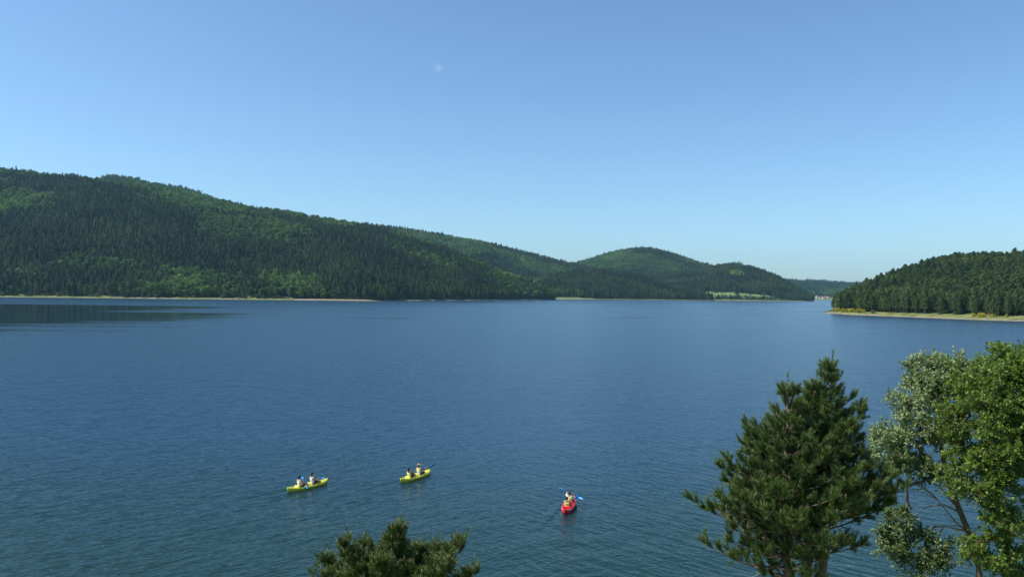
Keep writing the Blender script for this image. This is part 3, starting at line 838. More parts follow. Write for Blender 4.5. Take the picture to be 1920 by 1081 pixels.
def pine_tree(root, stems, axis, env, seed, dead_below=None, gap=None, whorl=0.36, nbr=5, light=0.0, candles=0.2):
    """stems: list of (points, radii, z of the lowest green whorl); env: rows (z, left, right) of the crown's reach from axis"""
    rng = np.random.default_rng(seed)
    env = np.array(sorted(env))
    def reach(z, ph):
        L = np.interp(z, env[:, 0], env[:, 1]); R = np.interp(z, env[:, 0], env[:, 2])
        c = math.cos(ph); dep = 0.5 * (L + R)
        side = R if c > 0 else L
        return math.sqrt((side * c) ** 2 + (dep * math.sin(ph)) ** 2)
    trunk = Tubes(); br = Tubes(); dead = Tubes()
    SB, SD, SL, ST = [], [], [], []; CB, CD, CL = [], [], []
    def shoot(p, d, l, tint, candle=True):
        d = np.array(d, float); d /= max(np.linalg.norm(d), 1e-6)
        SB.append(p); SD.append(d); SL.append(l); ST.append(tint)
        if candle and d[2] > 0.45 and rng.random() < candles:
            CB.append(p + d * l * 0.93); CD.append(d + np.array([0, 0, 0.6])); CL.append(rng.uniform(0.08, 0.2))
    def spray(p, d, l, tint):
        """end of a twig: a middle shoot and a ring of side shoots"""
        up = np.array([0, 0, 1.0])
        shoot(p, d * 0.6 + up * 0.6, l, tint)
        for _ in range(rng.integers(2, 4)):
            q = d * 0.7 + rng.normal(0, 0.5, 3) + up * 0.5
            shoot(p - d * 0.03, q, l * rng.uniform(0.6, 0.9), tint - 0.06)
    for pts, rad, zlow in stems:
        pts = [np.array(p, float) for p in pts]
        # smooth the stem
        P = np.array(pts); tt = np.linspace(0, 1, len(P)); ts = np.linspace(0, 1, 26)
        Q = np.stack([np.interp(ts, tt, P[:, k]) for k in range(3)], 1)
        for _ in range(2): Q[1:-1] = 0.25 * Q[:-2] + 0.5 * Q[1:-1] + 0.25 * Q[2:]
        Q[1:-1, :2] += rng.normal(0, 0.012, (24, 2))
        rr = np.interp(ts, tt, rad)
        trunk.add([Vector(q) for q in Q], rr, 9)
        ztop = Q[-1, 2]
        # leader shoots
        d = unit(Q[-1] - Q[-3])
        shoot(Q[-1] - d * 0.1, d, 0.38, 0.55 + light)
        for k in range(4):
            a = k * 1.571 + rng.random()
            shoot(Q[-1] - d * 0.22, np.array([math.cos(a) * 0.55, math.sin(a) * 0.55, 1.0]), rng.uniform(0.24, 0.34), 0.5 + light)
        z = ztop - 0.32
        wi = 0
        while z > zlow - 1.3:
            o = np.array([np.interp(z, Q[:, 2], Q[:, k]) for k in range(3)])
            rs = float(np.interp(z, Q[:, 2], rr))
            ph0 = rng.random() * 6.283
            n = nbr if z > zlow else 3
            for k in range(n):
                ph = ph0 + k * 6.283 / n + rng.normal(0, 0.22)
                c, s = math.cos(ph), math.sin(ph)
                # distance to the crown's surface from this stem
                kr = float(np.interp(ztop - z, [0, 1.2, 3.0, 5.0], [0.95, 0.62, 0.36, 0.18])) * rng.uniform(0.6, 1.35)
                own = float(np.interp(ztop - z, [0, 0.6, 1.15, 2.0, 4.0], [0.10, 0.20, 0.36, 1.25, 3.1]))   # young whorls are still short
                L = own * rng.uniform(0.75, 1.15)
                lim = rng.uniform(0.5, 1.12)
                while L > 0.1:
                    rch = reach(z + kr * L + 0.1, ph) * lim
                    tgt = np.array([axis[0] + rch * c, axis[1] + rch * s])
                    if float((tgt - o[:2]) @ np.array([c, s])) >= L: break
                    L *= 0.93
                if L < 0.12: continue
                if z < zlow or (gap and gap(o + np.array([c, s, 0]) * L * 0.7, rng)):
                    if rng.random() < 0.7:           # bare dead branch
                        e = o + np.array([c * L * 0.55, s * L * 0.55, rng.uniform(-0.25, 0.1) * L])
                        pts_ = bezier(o, o + np.array([c, s, 0.15]) * L * 0.3, e, 6)
                        dead.add([Vector(q) for q in pts_], np.linspace(0.018, 0.005, 6), 4)
                        for _ in range(4):
                            q = pts_[rng.integers(2, 6)]; w = rng.normal(0, 1, 3); w[2] *= 0.5
                            dead.add([Vector(q), Vector(q + unit(w) * rng.uniform(0.15, 0.4))], [0.007, 0.003], 3)
                    continue
                rise = L * kr
                e = o + np.array([c * L, s * L, rise])
                mid = o + np.array([c * L * 0.6, s * L * 0.6, 0.15 * rise])
                nseg = max(4, int(L / 0.22))
                bp = bezier(o, mid, e, nseg)
                br.add([Vector(q) for q in bp], np.linspace(min(rs * 0.42, 0.012 + 0.014 * L), 0.006, nseg), 5)
                dirn = unit(np.array([c, s, 0.35]))
                lat = np.array([-s, c, 0.0])
                nt = max(1, int(L / 0.185))
                for j in range(nt):
                    sfr = 0.10 + 0.90 * (j + rng.random() * 0.6) / nt
                    if sfr > 1: sfr = 1
                    fi = sfr * (nseg - 1); i0 = min(int(fi), nseg - 2)
                    q = bp[i0] + (bp[i0 + 1] - bp[i0]) * (fi - i0)
                    sg = 1 if j % 2 else -1
                    tl = rng.uniform(0.16, 0.34) * (1.15 - 0.45 * sfr) * min(1.0, L / 0.8 + 0.35)
                    td = unit(dirn * rng.uniform(0.5, 0.9) + lat * sg * rng.uniform(0.4, 0.95) + np.array([0, 0, rng.uniform(0.15, 0.95)]))
                    te = q + td * tl
                    br.add([Vector(q), Vector(te)], [0.007, 0.004], 3, cap=False)
                    tint = 0.10 + 0.42 * sfr * rng.random() + 0.14 * rng.random() + light  # paler toward branch tips: young shoots, plus lit outside and dark inside painted in
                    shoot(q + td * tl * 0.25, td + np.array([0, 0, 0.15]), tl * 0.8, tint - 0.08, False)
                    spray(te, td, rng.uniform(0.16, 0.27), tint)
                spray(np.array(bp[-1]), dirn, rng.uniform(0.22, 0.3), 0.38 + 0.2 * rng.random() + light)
            z -= whorl * rng.uniform(0.8, 1.15); wi += 1
    link('trunk', trunk.mesh('pine_trunk'), M['bark'], root)
    link('branches', br.mesh('pine_branches'), M['bark'], root)
    if dead.v: link('dead_branches', dead.mesh('pine_dead_branches'), M['bark_dead'], root, label='bare grey dead branches low on the trunks')
    SB, SD, SL, ST = np.array(SB), np.array(SD), np.array(SL), np.array(ST)
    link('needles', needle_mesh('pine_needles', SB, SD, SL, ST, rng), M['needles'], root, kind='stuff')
    if CB: link('candles', candle_mesh('pine_candles', np.array(CB), np.array(CD), np.array(CL), rng), M['candle'], root, kind='stuff')
    return len(SB)

M['bark_dead'] = plain('dead_wood', (0.34, 0.30, 0.26), 0.9, 0.1, 0.25, 14)

def foot(px, depth):
    p = at(px, 700, depth)
    return np.array([p.x, p.y, bank_z(p.x, p.y) - 0.15])

def big_pine():
    D = 20.0
    def q(px, py, dy=0.0):
        p = at(px, py, D + dy); return np.array(p)
    f = foot(1514, D)
    root = empty('pine_tree', tuple(f), 0, label='large dark green pine with several tops in the right foreground', category='pine')
    root_off = f
    ax = q(1510, 900)
    rows = []
    for y, L, R in ((640, .12, .5), (690, .40, .95), (740, 1.0, 1.1), (790, 1.5, 1.65), (850, 1.8, 2.15), (900, 2.15, 2.4), (940, 2.7, 2.3), (1000, 2.6, 1.9), (1081, 2.25, 1.2), (1180, 1.5, .8), (1300, .5, .4)):
        rows.append((q(1510, y)[2] - f[2], L, R))
    def loc(p): return p - f
    stems = [([loc(f + [-0.15, 0, 0]), loc(q(1478, 1081, -0.3)), loc(q(1470, 900, -0.5)), loc(q(1478, 780, -0.4)), loc(q(1477, 722, -0.4))], [.13, .10, .07, .04, .010], q(0, 1060)[2] - f[2]),
             ([loc(f), loc(q(1514, 1081)), loc(q(1512, 900, .1)), loc(q(1528, 780, .1)), loc(q(1531, 716, .1))], [.15, .12, .08, .045, .010], q(0, 985)[2] - f[2]),
             ([loc(f + [0.2, 0.1, 0]), loc(q(1542, 1081, .2)), loc(q(1552, 960, .3)), loc(q(1556, 800, .25)), loc(q(1561, 679, .2))], [.14, .11, .085, .045, .010], q(0, 985)[2] - f[2])]
    zg = q(0, 955)[2] - f[2]
    def gap(p, rng):      # thin and bare low on the right side
        return p[0] > 0.15 and p[2] < zg + 0.25 * rng.normal() and rng.random() < 0.75
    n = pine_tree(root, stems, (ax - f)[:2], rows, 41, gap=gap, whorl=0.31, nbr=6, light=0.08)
    return n
n1 = big_pine()

def low_pine():
    D = 22.0
    def q(px, py, dy=0.0):
        return np.array(at(px, py, D + dy))
    f = foot(742, D)
    root = empty('pine_tree', tuple(f), 0, label='pine top with upright pale shoots rising at the bottom edge, left of centre', category='pine')
    rows = []
    for y, L, R in ((950, .1, .1), (990, .45, .5), (1020, 1.2, 1.15), (1050, 1.8, 1.85), (1081, 2.25, 2.25), (1140, 2.6, 2.6), (1250, 2.6, 2.5), (1400, 1.5, 1.5)):
        rows.append((q(740, y)[2] - f[2], L, R))
    def loc(p): return p - f
    zl = q(0, 1200)[2] - f[2]
    stems = [([loc(f), loc(q(738, 1100)), loc(q(740, 1040)), loc(q(748, 983))], [.12, .06, .04, .009], zl),
             ([loc(q(735, 1150)), loc(q(690, 1080, -.5)), loc(q(640, 1035, -.6)), loc(q(648, 1005, -.6))], [.05, .035, .02, .008], q(0, 1090)[2] - f[2]),
             ([loc(q(740, 1160)), loc(q(700, 1090, .5)), loc(q(680, 1040, .6)), loc(q(686, 1010, .6))], [.05, .035, .02, .008], q(0, 1090)[2] - f[2]),
             ([loc(q(742, 1150)), loc(q(800, 1100, -.3)), loc(q(858, 1040, -.5)), loc(q(872, 1006, -.5))], [.05, .035, .022, .008], q(0, 1090)[2] - f[2]),
             ([loc(q(742, 1140)), loc(q(775, 1070, .4)), loc(q(786, 1045, .6)), loc(q(792, 1020, .6))], [.05, .03, .02, .008], q(0, 1080)[2] - f[2]),
             ([loc(q(742, 1160)), loc(q(790, 1090, .9)), loc(q(812, 1050, 1.2)), loc(q(820, 1017, 1.2))], [.05, .03, .02, .008], q(0, 1090)[2] - f[2]),
             ([loc(q(735, 1180)), loc(q(640, 1110, -.2)), loc(q(592, 1075, -.2)), loc(q(592, 1066, -.2))], [.05, .03, .02, .008], q(0, 1110)[2] - f[2]),
             ([loc(q(745, 1180)), loc(q(850, 1110, .2)), loc(q(884, 1085, .3)), loc(q(887, 1062, .3))], [.05, .03, .02, .008], q(0, 1110)[2] - f[2]),
             ([loc(q(742, 1170)), loc(q(800, 1100, -.8)), loc(q(835, 1075, -1.0)), loc(q(838, 1050, -1.0))], [.05, .03, .02, .008], q(0, 1110)[2] - f[2]),
             ([loc(q(735, 1170)), loc(q(650, 1090, .6)), loc(q(614, 1060, .8)), loc(q(612, 1036, .8))], [.05, .03, .02, .008], q(0, 1100)[2] - f[2]),
             ([loc(q(735, 1160)), loc(q(720, 1090, -.9)), loc(q(715, 1060, -1.1)), loc(q(720, 1042, -1.1))], [.05, .03, .02, .008], q(0, 1100)[2] - f[2])]
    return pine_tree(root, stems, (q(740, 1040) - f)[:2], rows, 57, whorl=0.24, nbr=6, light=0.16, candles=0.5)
n2 = low_pine()

def leaf_mesh(name, C, Dn, rng, size, tint):
    """folded diamond leaves at C pointing along Dn"""
    n = len(C); Dn = unit(Dn)
    up = np.array([0, 0, 1.0]) + rng.normal(0, 0.55, (n, 3))
    s = unit(np.cross(Dn, up)); nn = np.cross(s, Dn)
    l = (size * rng.uniform(0.45, 1.35, n))[:, None]; w = l * rng.uniform(0.26, 0.44, n)[:, None]
    V = np.stack([C, C + Dn * l * 0.5 + s * w + nn * w * 0.35, C + Dn * l, C + Dn * l * 0.5 - s * w + nn * w * 0.35], 1).reshape(-1, 3)
    f = np.arange(n)[:, None] * 4
    T = np.concatenate([f + np.array([[0, 1, 2]]), f + np.array([[0, 2, 3]])], 1).reshape(-1, 3)
    me = mesh_np(name, V, tris=T)
    a = me.attributes.new('tint', 'FLOAT', 'POINT')
    a.data.foreach_set('value', np.repeat(np.clip(tint, 0, 1), 4).astype(np.float32))
    return me

def grow(nodes0, targets, rng, step=0.25):
    """join each target to the nearest part of the tree; returns node list and parent list"""
    N = [np.array(p, float) for p in nodes0]; par = [-1] + list(range(len(nodes0) - 1))
    tips = []
    for t in targets:
        A = np.array(N)
        d = np.linalg.norm(A - t, axis=1) + 0.8 * np.maximum(0, A[:, 2] - t[2])    # branches rise
        k = int(np.argmin(d)); p = N[k]
        dist = np.linalg.norm(t - p); m = max(1, int(dist / step))
        bend = rng.normal(0, 0.06, 3) * dist; bend[2] -= 0.06 * dist
        for j in range(1, m + 1):
            s = j / m
            N.append(p + (t - p) * s + bend * math.sin(math.pi * s)); par.append(k); k = len(N) - 1
        tips.append(k)
    return N, par, tips

def branch_mesh(name, N, par, tips, r_tip=0.006, expo=2.3, rmax=0.2):
    w = np.zeros(len(N))
    for k in tips: w[k] += 1
    for k in range(len(N) - 1, 0, -1): w[par[k]] += w[k]
    rad = np.minimum(rmax, r_tip * np.maximum(w, 0.6) ** (1 / expo))
    ch = {}
    for k in range(1, len(N)): ch.setdefault(par[k], []).append(k)
    tb = Tubes(); stack = [(0, None)]
    while stack:
        k, start = stack.pop()
        line = [] if start is None else [start]
        line.append(k)
        while ch.get(line[-1]):
            c = sorted(ch[line[-1]], key=lambda i: -w[i])
            for o in c[1:]: stack.append((o, line[-1]))
            line.append(c[0])
        if len(line) > 1:
            rr = [rad[i] for i in line]
            if start is not None: rr[0] = rr[1]
            tb.add([Vector(N[i]) for i in line], rr, 7 if max(rr) > 0.03 else 4)
    return tb.mesh(name), rad

def broadleaf(root, f, trunk, blobs, nt, seed, mat, bark, leaf, twigs=9, per=13, tint0=0.35, tint1=0.35, spread=0.33, bright=None, extra=()):
    rng = np.random.default_rng(seed)
    tg = []
    tot = sum(b[2] for b in blobs)
    for c, r, wgt in blobs:
        n = int(nt * wgt / tot); c = np.array(c); r = np.array(r)
        d = unit(rng.normal(0, 1, (n, 3))); k = rng.uniform(0.35, 1.0, n) ** 0.6
        k = k * (1 + 0.16 * np.sin(d[:, 0] * 5 + d[:, 2] * 7 + seed))
        tg.append(c + d * r * k[:, None])
    tg = np.concatenate(tg)
    tg = tg[np.argsort(np.linalg.norm(tg - np.array(trunk[-1]), axis=1))]
    N, par, tips = grow(trunk, tg, rng)
    me, rad = branch_mesh('tree_branches', N, par, tips)
    nt_ = len(trunk)
    link('trunk', me, bark, root)
    LC, LD, LT = [], [], []
    tw = Tubes()
    cen = np.mean([np.array(b[0]) for b in blobs], axis=0)
    for k in tips:
        p = N[k]; q = N[par[k]]; d = unit(p - q)
        base_t = tint0 + tint1 * rng.random()
        if bright is not None: base_t += bright(p + f)
        for _ in range(twigs):
            td = unit(d * 0.5 + rng.normal(0, 0.75, 3) + np.array([0, 0, 0.3]))
            tl = spread * rng.uniform(0.5, 1.2)
            o = q + (p - q) * rng.random()
            e = o + td * tl
            tw.add([Vector(o), Vector(e)], [0.004, 0.002], 3, cap=False)
            s = rng.uniform(0.25, 1.05, per)[:, None]
            LC.append(o + (e - o) * s + rng.normal(0, 0.015, (per, 3)))
            LD.append(unit(td * 0.5 + rng.normal(0, 0.7, (per, 3)) + np.array([0, 0, 0.1])))
            LT.append(base_t + rng.normal(0, 0.13, per))
    link('twigs', tw.mesh('tree_twigs', False), bark, root)
    link('leaves', leaf_mesh('tree_leaves', np.concatenate(LC), np.concatenate(LD), rng, leaf, np.concatenate(LT)), mat, root, kind='stuff')

def green_tree():
    D = 22.5
    def q(px, py, dy=0.0): return np.array(at(px, py, D + dy))
    f = foot(1905, D)
    root = empty('broadleaf_tree', tuple(f), 0, label='bright green leafy tree at the right edge of the foreground', category='tree')
    L = lambda p: p - f
    trunk = [L(f), L(q(1903, 1150)), L(q(1897, 1060)), L(q(1885, 1000)), L(q(1872, 950)), L(q(1862, 900)), L(q(1865, 850))]
    blobs = [(L(q(1858, 800)), (1.55, 1.7, 1.5), 3.2), (L(q(1950, 760)), (1.7, 1.8, 1.75), 3.0), (L(q(1850, 720)), (1.15, 1.3, .75), 1.2), (L(q(1905, 690)), (.8, 1.0, .7), 0.9), (L(q(1960, 900)), (1.6, 1.6, 1.0), 1.4),
             (L(q(1830, 900, -.6)), (1.0, .8, .7), 0.9), (L(q(1850, 1030, -.7)), (.75, .7, .45), 0.5), (L(q(1905, 1060, -.6)), (.7, .6, .5), 0.5), (L(q(1880, 980, -.9)), (.7, .5, .5), 0.45)]
    broadleaf(root, f, trunk, blobs, 720, 5, M['leaves'], M['bark'], 0.082, twigs=9, per=15, tint0=0.25, tint1=0.4)
green_tree()

def silver_tree():
    D = 24.2
    def q(px, py, dy=0.0): return np.array(at(px, py, D + dy))
    f = foot(1838, D)
    root = empty('broadleaf_tree', tuple(f), 0, label='grey green silvery leaved tree between the big pine and the bright green tree', category='tree')
    L = lambda p: p - f
    trunk = [L(f), L(q(1842, 1150)), L(q(1835, 1060)), L(q(1818, 1000)), L(q(1795, 945)), L(q(1775, 890)), L(q(1765, 840))]
    blobs = [(L(q(1735, 780)), (1.0, 1.2, 1.3), 2.2), (L(q(1760, 705)), (1.0, 1.1, .65), 1.4), (L(q(1668, 835)), (.65, .9, .85), 1.0), (L(q(1800, 690)), (.7, .9, .5), 0.7), (L(q(1715, 880)), (.9, .9, .45), 0.7),
             (L(q(1725, 1035)), (1.05, .8, .75), 1.1), (L(q(1675, 1010)), (.45, .6, .5), 0.4), (L(q(1690, 975)), (.45, .6, .35), 0.3)]
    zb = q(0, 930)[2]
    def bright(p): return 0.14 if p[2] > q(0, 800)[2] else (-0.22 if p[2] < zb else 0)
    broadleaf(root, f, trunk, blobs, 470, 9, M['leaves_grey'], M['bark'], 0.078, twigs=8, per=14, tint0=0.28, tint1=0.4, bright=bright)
    dead = Tubes()
    for pts in (((1822, 1005), (1790, 975), (1757, 935), (1705, 912)), ((1800, 960), (1770, 945), (1735, 950), (1712, 975)), ((1790, 945), (1765, 915), (1740, 897), (1722, 893)),
                ((1812, 995), (1770, 985), (1740, 990), (1718, 1012)), ((1757, 935), (1735, 915), (1708, 918), (1690, 900)), ((1770, 985), (1755, 1010), (1735, 1060), (1730, 1085))):
        P = [Vector(L(q(x, y, 0.1 * i))) for i, (x, y) in enumerate(pts)]
        dead.add(P, [0.035, 0.026, 0.017, 0.007], 5)
        for k in range(5):
            a = P[1 + k % 2].lerp(P[2 + k % 2], random.random())
            dead.add([a, a + Vector((random.uniform(-.45, .1), random.uniform(-.2, .2), random.uniform(-.15, .3)))], [0.009, 0.003], 3)
    link('bare_branches', dead.mesh('tree_bare_branches'), M['bark_dead'], root, label='bare pale branches below the leaves')
silver_tree()

# ------------------------------------------------------------------ kayaks, paddlers, paddles
def boat_plastic(name, col):
    m = plain(name, col, 0.32, 0.5, 0.06, 3); return m
M['yellow'] = boat_plastic('kayak_yellow', (0.68, 0.67, 0.035))
M['yellow_deep'] = boat_plastic('kayak_yellow_deep', (0.66, 0.60, 0.02))
M['red'] = boat_plastic('kayak_red', (0.70, 0.025, 0.03))
M['red_deep'] = boat_plastic('kayak_red_deep', (0.62, 0.03, 0.02))
M['seat_yellow'] = boat_plastic('kayak_seat_yellow', (0.72, 0.68, 0.18))
M['seat_red'] = boat_plastic('kayak_seat_red', (0.78, 0.05, 0.04))
M['rub'] = plain('kayak_rub_strip', (0.75, 0.78, 0.45), 0.5)
M['rub_red'] = plain('kayak_rub_strip_red', (0.75, 0.45, 0.42), 0.5)
M['black'] = plain('black_strap', (0.02, 0.02, 0.022), 0.6)
M['blade'] = plain('paddle_blade_blue', (0.02, 0.26, 0.72), 0.35, 0.5, 0.05)
M['shaft'] = plain('paddle_shaft', (0.03, 0.03, 0.035), 0.4)
M['skin'] = plain('skin', (0.40, 0.22, 0.14), 0.55, 0.4, 0.08)
M['hair_dark'] = plain('hair_dark', (0.012, 0.010, 0.009), 0.6)
M['hair_brown'] = plain('hair_brown', (0.06, 0.035, 0.02), 0.6)
M['vest_cream'] = plain('vest_cream', (0.88, 0.83, 0.62), 0.85)
M['vest_yellow'] = plain('vest_yellow', (0.90, 0.86, 0.32), 0.85)
M['shirt_white'] = plain('shirt_white', (0.82, 0.80, 0.76), 0.9)
M['shirt_maroon'] = plain('shirt_maroon', (0.12, 0.03, 0.035), 0.9)
M['shorts_dark'] = plain('shorts_dark', (0.02, 0.022, 0.045), 0.9)
M['eye'] = plain('eye', (0.02, 0.015, 0.012), 0.2)
M['hat_straw'] = plain('hat_straw', (0.50, 0.30, 0.08), 0.9)

LEN = 3.6
def hull_mesh():
    ns = 41; half = LEN / 2
    prof = []
    for i in range(ns):
        t = i / (ns - 1); x = -half + LEN * t
        e = abs(2 * t - 1)
        w = 0.375 * max(0.0, 1 - e ** 2.6) ** 0.62 + 0.012
        sheer = 0.20 + 0.16 * e ** 3.0                     # gunwale height
        keel = -0.11 + 0.25 * max(0, (e - 0.72) / 0.28) ** 2.0
        rim = min(0.05, w * 0.3)
        # deck floor: wells for seats, legs and the stern tank
        floor = sheer - 0.015
        for c0, c1, dep in ((-1.55, -0.98, 0.10), (-0.86, 0.12, 0.15), (0.22, 1.30, 0.15)):
            s = min(1, max(0, (x - c0) / 0.12)) * min(1, max(0, (c1 - x) / 0.12))
            floor -= dep * s * s * (3 - 2 * s)
        iw = max(w - rim * 2.0, w * 0.35)
        crown = sheer + 0.012
        pts = [(0, keel), (w * 0.45, keel + 0.015), (w * 0.85, keel + 0.09), (w, 0.5 * (keel + sheer) + 0.05), (w * 0.99, sheer - 0.01), (w - rim * 0.5, crown), (iw, sheer - 0.005), (iw * 0.9, floor + 0.01), (0, floor)]
        ring = [(x, y, z) for y, z in pts] + [(x, -y, z) for y, z in pts[-2:0:-1]]
        prof.append(ring)
    n = len(prof[0]); V = [p for r in prof for p in r]; Fc = []
    for i in range(ns - 1):
        for k in range(n):
            Fc.append((i * n + k, (i + 1) * n + k, (i + 1) * n + (k + 1) % n, i * n + (k + 1) % n))
    Fc.append(tuple(range(n))); Fc.append(tuple((ns - 1) * n + k for k in range(n))[::-1])
    return mesh_np('kayak_hull', V, polys=Fc, smooth=True)
HULL = hull_mesh()

def rounded(name, size, loc=(0, 0, 0), rot=(0, 0, 0), bev=0.03, seg=3):
    b = bmesh.new(); bmesh.ops.create_cube(b, size=1)
    bmesh.ops.scale(b, vec=size, verts=b.verts)
    bmesh.ops.bevel(b, geom=b.edges[:], offset=bev, segments=seg, affect='EDGES', profile=0.6)
    m = Matrix.Translation(loc) @ Matrix.Rotation(rot[2], 4, 'Z') @ Matrix.Rotation(rot[1], 4, 'Y') @ Matrix.Rotation(rot[0], 4, 'X')
    bmesh.ops.transform(b, matrix=m, verts=b.verts)
    me = bpy.data.meshes.new(name); b.to_mesh(me); b.free()
    me.polygons.foreach_set('use_smooth', np.ones(len(me.polygons), dtype=bool))
    return me

SEATS = (-0.72, 0.42)            # rear and front seat along the hull
def kayak(loc, heading, hull, deep, seat, rub, label):
    e = empty('kayak', loc, heading, label=label, category='kayak', group='kayaks on the lake')
    h = HULL.copy(); link('hull', h, hull, e)
    st = Tubes()
    for s in (-1, 1):
        P = []
        for i in range(25):
            t = 0.03 + 0.94 * i / 24; x = -LEN / 2 + LEN * t; ee = abs(2 * t - 1)
            w = 0.375 * max(0.0, 1 - ee ** 2.6) ** 0.62 + 0.012
            P.append((x, s * (w + 0.004), 0.20 + 0.16 * ee ** 3 - 0.035))
        st.add(P, [0.013] * 25, 6)
    link('rub_strip', st.mesh('kayak_rub_strip'), rub, e)
    for x in SEATS:
        sb = link('seat_back', rounded('kayak_seat_back', (0.10, 0.48, 0.24), (x - 0.20, 0, 0.23), (0, -0.35, 0), 0.045), seat, e)
        link('seat_pad', rounded('kayak_seat_pad', (0.36, 0.44, 0.05), (x, 0, 0.085), (0, 0, 0), 0.02), seat, sb)
        for s in (-1, 1):
            t = Tubes(); t.add([(x - 0.18, s * 0.24, 0.36), (x + 0.05, s * 0.31, 0.25), (x + 0.28, s * 0.35, 0.20)], [0.012] * 3, 5)
            link('strap', t.mesh('kayak_strap'), M['black'], sb)
    link('tank_well', rounded('kayak_tank_well', (0.46, 0.34, 0.03), (-1.27, 0, 0.165), (0, 0, 0), 0.012), deep, e)
    link('hatch', rounded('kayak_hatch', (0.30, 0.22, 0.03), (1.52, 0, 0.29), (0, -0.1, 0), 0.012), deep, e)
    for x in (-LEN / 2 + 0.10, LEN / 2 - 0.10):
        t = Tubes(); s = 1 if x > 0 else -1
        t.add([(x, -0.06, 0.32), (x - s * 0.02, -0.05, 0.37), (x - s * 0.02, 0.05, 0.37), (x, 0.06, 0.32)], [0.012] * 4, 6)
        link('carry_handle', t.mesh('kayak_handle'), M['black'], e)
    return e

# --- figures: one skin made from tapered volumes fused by a voxel remesh
class Blob:
    def __init__(self): self.v = []; self.f = []
    def cap(self, p, q, r0, r1, sides=10):
        p = np.array(p, float); q = np.array(q, float)
        d = q - p; L = np.linalg.norm(d); d = d / max(L, 1e-9)
        a = np.cross(d, [0.3, 0.2, 0.93]); 
        if np.linalg.norm(a) < 1e-3: a = np.cross(d, [1, 0, 0])
        a /= np.linalg.norm(a); b = np.cross(d, a)
        rings = []
        for k in (-80, -50, -20): rings.append((p + d * r0 * math.sin(math.radians(k)), r0 * math.cos(math.radians(k))))
        for k in (20, 50, 80): rings.append((q + d * r1 * math.sin(math.radians(k)), r1 * math.cos(math.radians(k))))
        n0 = len(self.v)
        for c, r in rings:
            for k in range(sides):
                an = 2 * math.pi * k / sides
                self.v.append(tuple(c + (a * math.cos(an) + b * math.sin(an)) * r))
        for i in range(len(rings) - 1):
            for k in range(sides):
                k2 = (k + 1) % sides
                self.f.append((n0 + i * sides + k, n0 + i * sides + k2, n0 + (i + 1) * sides + k2, n0 + (i + 1) * sides + k))
        self.f.append(tuple(n0 + k for k in range(sides))[::-1])
        self.f.append(tuple(n0 + (len(rings) - 1) * sides + k for k in range(sides)))
    def chain(self, pts, rad):
        for i in range(len(pts) - 1): self.cap(pts[i], pts[i + 1], rad[i], rad[i + 1])
    def ell(self, c, r, fwd=None):
        """ellipsoid"""
        n0 = len(self.v); c = np.array(c, float); nu, nv = 14, 9
        for i in range(nv + 1):
            th = math.pi * (0.02 + 0.96 * i / nv)
            for k in range(nu):
                ph = 2 * math.pi * k / nu
                o = np.array([r[0] * math.sin(th) * math.cos(ph), r[1] * math.sin(th) * math.sin(ph), r[2] * math.cos(th)])
                if fwd is not None: o = fwd @ o
                self.v.append(tuple(c + o))
        for i in range(nv):
            for k in range(nu):
                k2 = (k + 1) % nu
                self.f.append((n0 + i * nu + k, n0 + (i + 1) * nu + k, n0 + (i + 1) * nu + k2, n0 + i * nu + k2))
        self.f.append(tuple(n0 + k for k in range(nu))); self.f.append(tuple(n0 + nv * nu + k for k in range(nu))[::-1])
    def fuse(self, name, voxel, smooth=2):
        me = mesh_np(name, self.v, polys=self.f)
        o = bpy.data.objects.new('fuse', me); COL.objects.link(o)
        r = o.modifiers.new('r', 'REMESH'); r.mode = 'VOXEL'; r.voxel_size = voxel; r.use_smooth_shade = True
        s = o.modifiers.new('s', 'SMOOTH'); s.factor = 0.5; s.iterations = smooth
        dg = bpy.context.evaluated_depsgraph_get()
        out = bpy.data.meshes.new_from_object(o.evaluated_get(dg))
        out.name = name
        bpy.data.objects.remove(o); bpy.data.meshes.remove(me)
        return out

def elbow(sh, hand, up, fo, hint):
    sh = np.array(sh); hand = np.array(hand)
    d = hand - sh; L = np.linalg.norm(d)
    if L > (up + fo) * 0.985: hand = sh + d / L * (up + fo) * 0.985; d = hand - sh; L = np.linalg.norm(d)
    a = (up * up - fo * fo + L * L) / (2 * L); h = math.sqrt(max(0, up * up - a * a))
    n = np.array(hint, float) - d * (np.dot(hint, d) / (L * L)); n /= np.linalg.norm(n)
    return sh + d / L * a + n * h, hand

